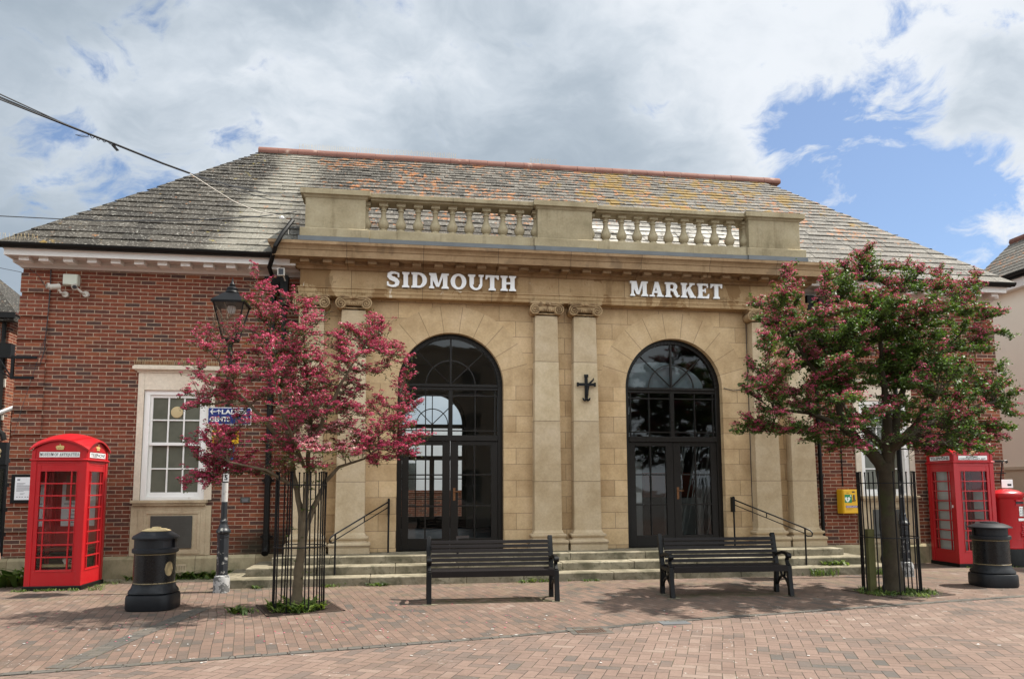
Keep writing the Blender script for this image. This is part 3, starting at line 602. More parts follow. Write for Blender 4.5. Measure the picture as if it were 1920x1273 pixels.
# pilasters
def pilaster(cx, lab):
    s = MB(); n_ = 7; rings = []
    for i in range(n_):
        t = i / (n_ - 1); hw = .27 - .045 * t - .006 * math.sin(math.pi * t) * -1; z = .785 + t * 4.19; yf = 14.215 + .03 * t
        rings.append([(cx - hw, yf, z), (cx + hw, yf, z), (cx + hw, 14.47, z), (cx - hw, 14.47, z)])
    s.loft(rings); p = part(s, 'pilaster', M_PIL, smooth=20, bevel=.006)
    bs = MB(); rings = []
    for o, z in ((.095, .41), (.095, .515), (.085, .52), (.105, .54), (.112, .565), (.105, .59), (.085, .61), (.05, .615), (.038, .63), (.038, .65), (.055, .66), (.072, .675), (.075, .69), (.072, .71), (.055, .72), (.03, .725), (.03, .74), (.012, .755), (.0015, .79)):
        hw = .27 + o; yf = 14.215 - o; rings.append([(cx - hw, yf, z), (cx + hw, yf, z), (cx + hw, 14.46, z), (cx - hw, 14.46, z)])
    bs.loft(rings).build('column_base', M_PIL, p, smooth=40)
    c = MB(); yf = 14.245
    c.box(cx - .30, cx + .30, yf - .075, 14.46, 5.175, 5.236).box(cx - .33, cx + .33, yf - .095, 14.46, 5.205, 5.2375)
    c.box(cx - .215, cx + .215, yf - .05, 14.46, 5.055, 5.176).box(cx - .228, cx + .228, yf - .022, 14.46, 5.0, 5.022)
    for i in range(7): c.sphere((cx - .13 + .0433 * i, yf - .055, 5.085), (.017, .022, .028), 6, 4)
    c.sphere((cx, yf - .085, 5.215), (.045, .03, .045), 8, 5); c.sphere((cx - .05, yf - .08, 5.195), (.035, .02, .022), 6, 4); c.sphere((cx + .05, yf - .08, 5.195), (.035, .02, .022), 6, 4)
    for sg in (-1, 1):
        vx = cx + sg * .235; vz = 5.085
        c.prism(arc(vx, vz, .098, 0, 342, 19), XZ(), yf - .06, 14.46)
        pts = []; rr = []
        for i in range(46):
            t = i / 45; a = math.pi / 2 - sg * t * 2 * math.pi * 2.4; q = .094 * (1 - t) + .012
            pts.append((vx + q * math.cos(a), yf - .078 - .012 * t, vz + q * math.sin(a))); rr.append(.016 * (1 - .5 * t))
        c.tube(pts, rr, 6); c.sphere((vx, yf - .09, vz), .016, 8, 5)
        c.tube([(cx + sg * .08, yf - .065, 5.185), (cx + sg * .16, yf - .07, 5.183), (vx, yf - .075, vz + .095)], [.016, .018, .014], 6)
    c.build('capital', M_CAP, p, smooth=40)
    return p
for cx in (-1.70, -.92, 2.815, 3.595, 7.355, 8.135): pilaster(cx, '')

# entablature
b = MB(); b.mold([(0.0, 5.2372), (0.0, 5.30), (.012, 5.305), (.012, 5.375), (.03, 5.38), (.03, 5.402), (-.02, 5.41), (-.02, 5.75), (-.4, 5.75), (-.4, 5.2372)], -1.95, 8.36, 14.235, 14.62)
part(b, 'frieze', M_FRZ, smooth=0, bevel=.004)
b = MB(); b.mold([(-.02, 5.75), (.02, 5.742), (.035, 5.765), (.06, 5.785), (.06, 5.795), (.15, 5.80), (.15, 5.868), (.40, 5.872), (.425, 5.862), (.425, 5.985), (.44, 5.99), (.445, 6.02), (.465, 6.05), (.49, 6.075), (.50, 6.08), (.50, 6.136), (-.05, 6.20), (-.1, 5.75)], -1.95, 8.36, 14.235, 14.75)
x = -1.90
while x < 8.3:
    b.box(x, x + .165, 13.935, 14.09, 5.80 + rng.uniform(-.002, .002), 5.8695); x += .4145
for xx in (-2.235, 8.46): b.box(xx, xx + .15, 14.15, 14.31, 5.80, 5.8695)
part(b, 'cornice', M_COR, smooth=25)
# lead, parapet piers, rails, balusters
b = MB(); b.add([(-2.44, 13.74, 6.142), (8.85, 13.74, 6.142), (8.85, 14.26, 6.24), (-2.44, 14.26, 6.24)], [(0, 1, 2, 3)])
for x0, x1, y in ((-1.985, -.66, 14.20), (-.66, 2.60, 14.235), (2.60, 3.855, 14.20), (3.855, 7.10, 14.235), (7.10, 8.42, 14.20)): b.box(x0, x1, y, 14.6, 6.2, 6.385 - .002)
part(b, 'lead_flashing', M_LEAD, smooth=0)
PIERS = ((-1.873, -.734), (2.665, 3.79), (7.166, 8.31))
for x0, x1 in PIERS:
    b = MB(); b.box(x0, x1, 14.30, 14.76, 6.55, 7.19).box(x0 - .085, x1 + .085, 14.215, 14.80, 6.385, 6.545)
    b.loft([[(x0 - o, 14.30 - o, z), (x1 + o, 14.30 - o, z), (x1 + o, 14.8, z), (x0 - o, 14.8, z)] for o, z in ((.085, 6.545), (.02, 6.575))])
    b.loft([[(x0 - o, 14.30 - o, z), (x1 + o, 14.30 - o, z), (x1 + o, 14.84, z), (x0 - o, 14.84, z)] for o, z in ((.01, 7.175), (.035, 7.20), (.04, 7.222), (.092, 7.228), (.092, 7.325), (.03, 7.345))])
    part(b, 'parapet_pier', M_PAR, smooth=0, bevel=.006)
base = None
for a, c_ in ((0, 1), (1, 2)):
    x0, x1 = PIERS[a][1], PIERS[c_][0]
    b = MB(); b.box(x0 + .086, x1 - .086, 14.245, 14.78, 6.385, 6.56); part(b, 'balustrade_base', M_PAR, smooth=0, bevel=.006)
    b = MB(); xm = (x0 + x1) / 2
    b.loft([[(x, 14.32 - o, z), (x, 14.70 + o, z)][::1] + [] for x, o, z in ()]) if False else None
    for xa, xb in ((x0 + .093, xm - .002), (xm + .002, x1 - .093)): b.box(xa, xb, 14.325, 14.72, 7.19, 7.225).box(xa, xb, 14.265, 14.78, 7.2252, 7.305)
    part(b, 'balustrade_rail', M_PAR, smooth=0, bevel=.006)
    for k in range(11):
        xb = x0 + .0 + (x1 - x0) * k / 10
        if base is None:
            bb = MB(); bb.lathe([(.062, 6.62), (.085, 6.625), (.082, 6.655), (.058, 6.668), (.078, 6.69), (.102, 6.73), (.108, 6.765), (.100, 6.80), (.078, 6.85), (.058, 6.90), (.048, 6.96), (.047, 7.03), (.062, 7.038), (.062, 7.06), (.05, 7.07), (.05, 7.10), (.07, 7.115), (.07, 7.125)], 16, Matrix.Translation((xb, 14.51, 0)))
            bb.lathe([(.125, 6.558), (.128, 6.60), (.095, 6.622)], 4, Matrix.Translation((xb, 14.51, 0))).box(xb - .088, xb + .088, 14.422, 14.598, 7.123, 7.192)
            base = part(bb, 'baluster', M_PAR, smooth=40); bx0 = xb
        else:
            o = dup(base, hall); o.location.x += xb - bx0

# arched doorways
def doorway(cx, handle_side):
    y = 14.59; b = MB()
    def ringseg(r0, r1, y0, y1, z=SPR, n=40):
        A, B = arc(cx, z, r1, 0, 180, n), arc(cx, z, r0, 180, 0, n); m_ = MB()
        for i in range(n):
            q = [A[i], A[i + 1], B[n - i - 1], B[n - i]]
            b.prism(q, XZ(), y0, y1)
    ringseg(.935, 1.035, y, y + .12)
    for s in (-1, 1): b.box(*sorted((cx + s * .935, cx + s * 1.035)), y, y + .12, .41, SPR)
    b.box(cx - .935, cx + .935, y + .01, y + .12, 3.515, 3.635).box(cx - .935, cx + .935, y - .012, y + .12, 2.515, 2.625)
    b.box(cx - .935, cx + .935, y - .02, y + .01, 3.575, 3.60)
    fr = part(b, 'doorway_frame', M_DOOR, smooth=30, bevel=.006)
    b = MB(); g = y + .05
    b.box(cx - .018, cx + .018, g - .03, g + .03, 3.635, SPR + .935)
    for a in (45, 135):
        c, s = math.cos(R(a)), math.sin(R(a)); b.tube([(cx + .02 * c, g, 3.64 + .02 * s), (cx + .925 * c, g, 3.615 + .925 * s)], .017, 4)
    pts = [(x, g, z) for x, z in arc(cx, 3.62, .485, 0, 180, 26)]; b.tube(pts, .016, 4)
    for x0, x1 in ((.872, .89), (.478, .496)):
        for s in (-1, 1): b.box(*sorted((cx + s * x0, cx + s * x1)), g - .03, g + .03, 2.625, 3.515)
    b.box(cx - .04, cx + .04, g - .04, g + .045, 2.6255, 3.5145)
    for z in (3.395, 2.705):
        for s in (-1, 1): b.box(*sorted((cx + s * .04, cx + s * .934)), g - .026, g + .026, z, z + .022)
    b.build('glazing_bars', M_DOOR, fr, smooth=20)
    gl = MB(); A = arc(cx, SPR, .94, 0, 180, 40)
    gl.add([(x, g, z) for x, z in A], [tuple(range(41))]).add([(cx - .935, g, 2.6), (cx + .935, g, 2.6), (cx + .935, g, SPR), (cx - .935, g, SPR)], [(0, 1, 2, 3)])
    gl.build('fanlight_glass', M_GLASS, fr, smooth=0, recalc=False)
    for s in (-1, 1):
        xa, xb = sorted((cx + s * .004, cx + s * .932)); d = MB(); y0 = y + .02; y1 = y + .085
        si = .165 if s < 0 else .165                   # meeting and hanging stiles
        inn, outn = (xb - .15, xb) if s < 0 else (xa, xa + .15); hs, he = (xa, xa + .13) if s < 0 else (xb - .13, xb)
        d.box(inn, outn, y0, y1, .415, 2.51).box(hs, he, y0, y1, .415, 2.51)
        l, r_ = (he, inn) if s < 0 else (outn, hs)
        d.box(l, r_, y0, y1, .415, .64).box(l, r_, y0, y1, 2.43, 2.51); xm = (l + r_) / 2
        d.box(xm - .013, xm + .013, y0 + .01, y1, .64, 2.43)
        for z in (1.238, 1.842): d.box(l, xm - .013, y0 + .008, y1, z, z + .026).box(xm + .013, r_, y0 + .008, y1, z, z + .026)
        dr = part(d, 'door', M_DOOR, smooth=0, bevel=.004)
        MB().add([(l, y0 + .04, .64), (r_, y0 + .04, .64), (r_, y0 + .04, 2.43), (l, y0 + .04, 2.43)], [(0, 1, 2, 3)]).build('door_glass', M_GLASS, dr, smooth=0, recalc=False)
        if s == handle_side:
            hx = (inn + outn) / 2; h = MB(); h.box(hx - .022, hx + .022, y0 - .008, y0, 1.36, 1.60).tube([(hx, y0 - .005, 1.53), (hx, y0 - .05, 1.53), (hx + .11, y0 - .05, 1.525)], .010, 8)
            h.sphere((hx, y0 - .01, 1.42), .012, 6, 4); h.build('handle', M_BRASS, dr)
doorway(ARCH[0], 1); doorway(ARCH[1], 1)
# far doors seen through the hall
b = MB(); cx = .925; yy = 22.6
for i in range(24):
    a0, a1 = 180 * i / 24, 180 * (i + 1) / 24
    P = lambda a, r: (cx + r * math.cos(R(a)), 3.5 + r * math.sin(R(a)))
    b.prism([P(a0, .9), P(a0, 1.03), P(a1, 1.03), P(a1, .9)], XZ(), yy - .05, yy + .05)
for s in (-1, 1): b.box(*sorted((cx + s * .9, cx + s * 1.03)), yy - .05, yy + .05, .4, 3.5)
b.box(cx - .9, cx + .9, yy - .05, yy + .05, 3.38, 3.5).box(cx - .9, cx + .9, yy - .05, yy + .05, 2.42, 2.55).box(cx - .9, cx + .9, yy - .05, yy + .05, .4, .75).box(cx - .07, cx + .07, yy - .05, yy + .05, .75, 2.42).box(cx - .03, cx + .03, yy - .03, yy + .03, 2.55, 3.38)
for z in (1.25, 1.85): b.box(cx - .9, cx + .9, yy - .03, yy + .03, z, z + .03)
for x in (-.48, .48): b.box(cx + x - .015, cx + x + .015, yy - .03, yy + .03, .75, 3.38)
b.tube([(x, yy, z) for x, z in arc(cx, 3.5, .47, 0, 180, 20)], .018, 4)
for a in (45, 90, 135): b.tube([(cx, yy, 3.5), (cx + .9 * math.cos(R(a)), yy, 3.5 + .9 * math.sin(R(a)))], .018, 4)
part(b, 'rear_doorway_frame', M_DOOR, smooth=0)

# windows in the wings
def window(s):
    f = (lambda v: MIR - v) if s else (lambda v: v)
    def bx(mb, x0, x1, *a): xa, xb = sorted((f(x0), f(x1))); mb.box(xa, xb, *a)
    su = MB()
    bx(su, -4.81, WX0, YW - .03, YW + .2, 1.40, 3.745); bx(su, WX1, -3.45, YW - .03, YW + .2, 1.40, 3.745); bx(su, WX0, WX1, YW - .0295, YW + .2, WZ1, 3.745)
    for o, z0, z1 in ((.02, 3.745, 3.775), (.05, 3.7752, 3.795), (.085, 3.7952, 3.855), (.065, 3.8552, 3.875)): bx(su, -4.815 - o, -3.445 + o, YW - .03 - o, YW + .05, z0, z1)
    w_ = part(su, 'window_surround', M_SUR, smooth=0, bevel=.005)
    sp = MB()                                              # bird spikes along the head
    for i in range(70): 
        x = f(-4.88 + 1.5 * i / 70); 
        for dy in (-.02, .02): sp.tube([(x, YW - .06, 3.87), (x + rng.uniform(-.012, .012), YW - .06 + dy, 3.985)], .0022, 3)
    sp.build('bird_spikes', M_TAN, w_, smooth=0)
    ap = MB(); bx(ap, -4.83, -3.44, YW - .035, YW + .1, .40, 1.30); bx(ap, -4.60, -3.62, YW - .052, YW - .035, .43, .50); bx(ap, -4.60, -3.62, YW - .052, YW - .035, 1.15, 1.20)
    bx(ap, -4.60, -4.55, YW - .052, YW - .035, .5, 1.15); bx(ap, -3.67, -3.62, YW - .052, YW - .035, .5, 1.15)
    bx(ap, -4.70, -4.60, YW - .047, YW - .035, .41, 1.22); bx(ap, -3.62, -3.53, YW - .047, YW - .035, .41, 1.22)
    ap.build('apron', M_APR, w_, smooth=0, bevel=.005)
    si = MB(); bx(si, -4.83, -3.51, YW - .115, YW + .1, 1.345, 1.40); bx(si, -4.80, -3.54, YW - .085, YW + .1, 1.3002, 1.345); si.build('window_sill', M_APR, w_, smooth=0, bevel=.008)
    fr = MB(); y = YW + .01
    bx(fr, WX0, WX0 + .10, y, y + .16, WZ0 + .02, WZ1); bx(fr, WX1 - .10, WX1, y, y + .16, WZ0 + .02, WZ1); bx(fr, WX0 + .10, WX1 - .10, y, y + .16, WZ1 - .085, WZ1); bx(fr, WX0 + .10, WX1 - .10, y, y + .16, WZ0 + .02, WZ0 + .075)
    sf = fr.build('sash_frame', M_WHITE, w_, smooth=0, bevel=.004)
    x0, x1 = WX0 + .1, WX1 - .1
    for nm, z0, z1, yo in (('upper_sash', 2.40, WZ1 - .085, .03), ('lower_sash', WZ0 + .075, 2.455, .075)):
        sa = MB(); ya, yb = y + yo, y + yo + .04
        bx(sa, x0, x0 + .045, ya, yb, z0, z1); bx(sa, x1 - .045, x1, ya, yb, z0, z1); bx(sa, x0 + .045, x1 - .045, ya, yb, z0, z0 + (.055 if yo < .05 else .085)); bx(sa, x0 + .045, x1 - .045, ya, yb, z1 - .05, z1)
        wd = (x1 - x0 - .09) / 3; zb = z0 + (.055 if yo < .05 else .085); zt = z1 - .05; zm = (zb + zt) / 2
        for k in (1, 2): bx(sa, x0 + .045 + wd * k - .013, x0 + .045 + wd * k + .013, ya + .004, yb, zb, zt)
        for k in range(3): bx(sa, x0 + .045 + wd * k + .013 * (k > 0), x0 + .045 + wd * (k + 1) - .013 * (k < 2), ya + .004, yb, zm - .012, zm + .012)
        so_ = sa.build(nm, M_WHITE, w_, smooth=0, bevel=.003)
        g = MB(); bx(g, x0 + .03, x1 - .03, yb - .014, yb - .008, z0 + .03, z1 - .02); g.build('pane', M_FROST, so_, smooth=0)
        if yo < .05 and not s:
            v = MB(); cx_ = x0 + .045 + wd * 1.5; v.lathe([(.10, 0), (.108, .012), (.10, .022), (.03, .03)], 24, Matrix.Translation((cx_ + .005, yb - .01, 3.02)) @ Matrix.Rotation(R(90), 4, 'X')); v.build('round_vent', M_TAN, so_)
window(0); window(1)

# eaves
for s in (0, 1):
    f = (lambda v: MIR - v) if s else (lambda v: v)
    xo, xi = (-7.03, -2.0) if not s else (8.42, 12.955)
    b = MB(); b.box(xo, xi, 14.10, 14.13, 5.757, 5.885).box(xo - .012, xi + .012, 14.085, 14.10, 5.86, 5.89)
    b.box(*((xo, xo + .03) if not s else (xi - .03, xi)), 14.131, 20.0, 5.757, 5.885)
    part(b, 'fascia', M_FASCIA, smooth=0, bevel=.003)
    b = MB(); b.box(xo + .031, xi - .031, 14.131, YW + .1, 5.78, 5.80)
    x0, x1 = (XL, -1.96) if not s else (8.42, XR)
    b.loft([[(x0 - o, YW - o, z), (x1 + o, YW - o, z), (x1 + o, YW + .2, z), (x0 - o, YW + .2, z)] for o, z in ((.0, 5.645), (.035, 5.65), (.05, 5.675), (.09, 5.70), (.13, 5.715), (.13, 5.78))])
    x = x0 + .08
    xs = [x0 + .07, x0 + .40] if not s else []
    if not s:
        x = x0 + .81
        while x < x1 - .2: xs.append(x); x += .4035
    else:
        x = x1 - .24
        while x > x0 + .1: xs.append(x); x -= .4035
    part(b, 'eaves_cornice', M_SOFFIT_SHADED, smooth=0, bevel=.003)
    for x in xs: b = MB(); b.box(x, x + .165, 14.205, 14.42, 5.695, 5.7795); part(b, 'dentil', M_FASCIA, smooth=0, bevel=.003)
    b = MB(); xo, xi = (-7.13, -2.05) if not s else (8.46, 13.06)
    A = [(14.0 + .075 * math.cos(R(a)), 5.945 + .075 * math.sin(R(a))) for a in range(180, 361, 20)]
    b.prism(A, lambda a_, b_, d: (d, a_, b_), xo, xi)
    b.prism([(14.07, 5.88), (14.1, 5.88), (14.1, 5.96), (14.07, 5.955)], lambda a_, b_, d: (d, a_, b_), xo, xi)
    part(b, 'gutter', M_GUTTER, smooth=40)

# roof
E0, R0 = Vector((0, 13.97, 5.925)), Vector((0, 18.164, 9.745)); SL = (R0 - E0).length
sdir = (R0 - E0) / SL; nrm = Vector((0, -sdir.z, sdir.y))
EXL, EXR, RXL, RXR = -7.12, 13.07, -3.456, 9.556
b = MB(); yb = 22.6
b.add([(EXL, 13.97, 5.92), (EXR, 13.97, 5.92), (RXR, 18.164, 9.74), (RXL, 18.164, 9.74), (EXL, yb, 5.92), (EXR, yb, 5.92)], [(0, 1, 2, 3), (1, 5, 2), (5, 4, 3, 2), (4, 0, 3)])
rf = part(b, 'roof', M_SLATE, smooth=0)
V = []; F = []; rnd = []
t = -.015; k = 0
while t < SL - .05:
    e = .285 - .125 * min(1, t / SL * 1.15); tl = min(t + e * 2.0, SL)
    def hipx(tt): return EXL + (RXL - EXL) * tt / SL, EXR + (RXR - EXR) * tt / SL
    xl, xr = hipx(max(t, 0) + e * .35); xl -= .02; xr += .02; wd = e * 1.45; x = xl + rng.uniform(-.5, 0) * wd
    while x < xr:
        w1 = wd * rng.uniform(.85, 1.15); xa, xb = max(x, xl), min(x + w1 - .005, xr); x += w1
        if xb - xa < .03: continue
        d0 = rng.uniform(-.008, .008); d1 = d0 + rng.uniform(-.006, .006); h = .042 + rng.uniform(-.004, .010); th = .020
        tq = tl
        if xb < hipx(tl)[0] + .05: tq = max(t + .04, (xb - .05 - EXL) / (RXL - EXL) * SL)
        if xa > hipx(tl)[1] - .05: tq = max(t + .04, (EXR - xa - .05) / (EXR - RXR) * SL)
        xa2, xb2 = max(xa, hipx(tq)[0] - .02), min(xb, hipx(tq)[1] + .02)
        if xb2 <= xa2 + .01: continue
        def P(xx, tt, hh): return E0 + sdir * tt + nrm * hh + Vector((xx, 0, 0))
        o = len(V)
        V += [P(xa, t + d0, h), P(xb, t + d1, h + rng.uniform(-.003, .003)), P(xb2, tq, .008), P(xa2, tq, .008), P(xa, t + d0, h - th), P(xb, t + d1, h - th)]
        F += [(o, o + 1, o + 2, o + 3), (o + 4, o + 5, o + 1, o), (o + 4, o, o + 3), (o + 5, o + 2, o + 1)]
        q = rng.random(); rnd += [q] * 4
    t += e; k += 1
me = bpy.data.meshes.new('slates'); me.from_pydata([tuple(v) for v in V], [], F)
me.attributes.new('rnd', 'FLOAT', 'FACE').data.foreach_set('value', rnd)
link('slates', me, M_SLATE, rf, smooth=0)
b = MB(); x = RXL - .05
while x < RXR + .02:
    r_ = .135 + rng.uniform(-.004, .004); z = 9.735 + rng.uniform(-.004, .004)
    A = [(18.164 + r_ * math.cos(R(a)), z + r_ * math.sin(R(a))) for a in range(-20, 201, 20)]
    b.prism(A, lambda a_, b_, d: (d, a_, b_), x, x + .462); x += .466
b.build('ridge_tiles', M_TERRA, rf, smooth=40, bevel=.004)
b = MB()
for x0, x1 in ((-2.55, 1.3), (3.2, 3.9)):
    x = x0
    while x < x1:
        for dy in (-.03, .03): b.tube([(x, 18.164, 9.86), (x + rng.uniform(-.02, .02), 18.164 + dy, 10.02)], .0022, 3)
        x += .045
    b.build('bird_spikes', M_TAN, rf, smooth=0); b = MB()
x = -7.1
while x < -6.4: b.tube([(x, 14.0, 5.97), (x + rng.uniform(-.06, .03), 14.0, 6.12)], .0022, 3); x += .035
part(b, 'bird_spikes', M_TAN, smooth=0)
for cx in (-1.70, -.92, 2.815, 3.595, 7.355):
    b = MB()
    for i in range(22):
        x = cx - .33 + .03 * i; b.tube([(x, 14.16, 5.237), (x + rng.uniform(-.01, .01), 14.13, 5.345)], .0024, 3)
    part(b, 'bird_spikes', M_TAN, smooth=0)

# white letters on the frieze, each one a casting
for txt, x0, x1, z0, z1 in (('SIDMOUTH', -.315, 2.20, 5.435, 5.735), ('MARKET', 4.525, 6.48, 5.425, 5.73)):
    gl, L = word_polys(txt, .27, .11)
    for ch, g in zip(txt, gl):
        b = MB()
        for k, q in enumerate(g):
            d = .050 + .0004 * k
            b.prism([(x0 + a / L * (x1 - x0), z0 + bb * (z1 - z0)) for a, bb in q], lambda a_, b_, dd: (a_, 14.225 - dd, b_), .012 + .0003 * k, d)
        part(b, 'letter', M_LETTER, smooth=0)

# rainwater pipes
b = MB(); b.tube([(-2.06, 14.02, 6.6), (-2.2, 13.72, 6.22), (-2.30, 13.70, 6.0), (-2.47, 14.1, 5.70), (-2.45, 14.44, 5.56)], .042, 8)
b.loft([[(-2.44 + sx * w_, 14.44 + sy * w_ * .8, z) for sx, sy in ((-1, -1), (1, -1), (1, 1), (-1, 1))] for w_, z in ((.13, 5.60), (.15, 5.595), (.15, 5.50), (.12, 5.46), (.12, 5.40), (.06, 5.30))])
b.tube([(-2.44, 14.45, 5.31), (-2.44, 14.45, .62)], .055, 10).tube([(-2.44, 14.45, .62), (-2.44, 14.45, .50), (-2.44, 14.36, .42)], .065, 10)
for z in (4.6, 3.2, 1.75, .72): b.tube([(-2.44, 14.45, z - .05), (-2.44, 14.45, z + .05)], .068, 10).box(-2.55, -2.33, 14.47, 14.54, z - .02, z + .02)
b.box(-2.30, -2.16, 14.3, 14.5, 5.05, 5.62).tube([(-2.23, 14.42, 5.05), (-2.23, 14.42, 4.35), (-2.40, 14.44, 4.1)], .05, 8)
part(b, 'downpipe', M_GUTTER, smooth=40)
b = MB(); b.tube([(8.63, 14.46, 5.6), (8.63, 14.46, .43)], .038, 10)
for z in (4.4, 3.0, 1.78): b.tube([(8.63, 14.46, z - .04), (8.63, 14.46, z + .04)], .05, 10)
b.box(8.45, 8.60, 14.35, 14.5, 5.3, 5.62).box(8.62, 8.95, 14.2, 14.52, 5.40, 5.52)
part(b, 'downpipe', M_GUTTER, smooth=40)
b = MB(); b.tube([(9.165, 14.535, 5.6), (9.165, 14.535, 1.6)], .012, 6); part(b, 'conduit', M_GUTTER)
for k_ in (0,): b = MB(); b.tube([(6.56, 14.44, 3.62), (6.75, 14.42, 3.57), (7.0, 14.42, 3.60), (7.08, 14.42, 3.75), (7.09, 14.43, 4.95)], .008, 5)
part(b, 'wall_cable', M_CABLE); b = MB(); b.tube([(7.09, 14.43, 5.0), (7.085, 14.43, .9)], .007, 5); part(b, 'wall_cable', M_CABLE); b = MB()
b.tube([(-6.42, 14.51, 5.62), (-6.40, 14.50, 5.2), (-6.44, 14.50, 4.1), (-6.50, 14.51, 3.85), (-6.9, 14.51, 3.82)], .007, 5); part(b, 'wall_cable', M_CABLE); b = MB(); b.tube([(-6.41, 14.515, 5.62), (-6.43, 14.51, 4.4), (-6.72, 14.51, 3.2), (-6.86, 14.51, 2.6)], .005, 5)
part(b, 'wall_cable', M_CABLE); b = MB(); b.tube([(-3.44, 14.52, 1.69), (-3.0, 14.53, 1.66), (-2.5, 14.52, 1.70)], .006, 5)
part(b, 'wall_cable', M_CABLE); b = MB(); b.tube([(-6.78, 14.50, 5.63), (-6.62, 14.50, 5.5), (-6.45, 14.50, 5.25)], .005, 5)
part(b, 'wall_cable', M_CABLE)
for x0 in (-4.06, 9.95):
    b = MB(); b.box(x0, x0 + .24, YW - .085, YW - .07, .10, .135).box(x0, x0 + .24, YW - .085, YW - .07, .215, .25)
    for i in range(6): b.box(x0 + .043 * i, x0 + .018 + .043 * i, YW - .083, YW - .072, .135, .215)
    part(b, 'air_brick', M_APR, smooth=0)
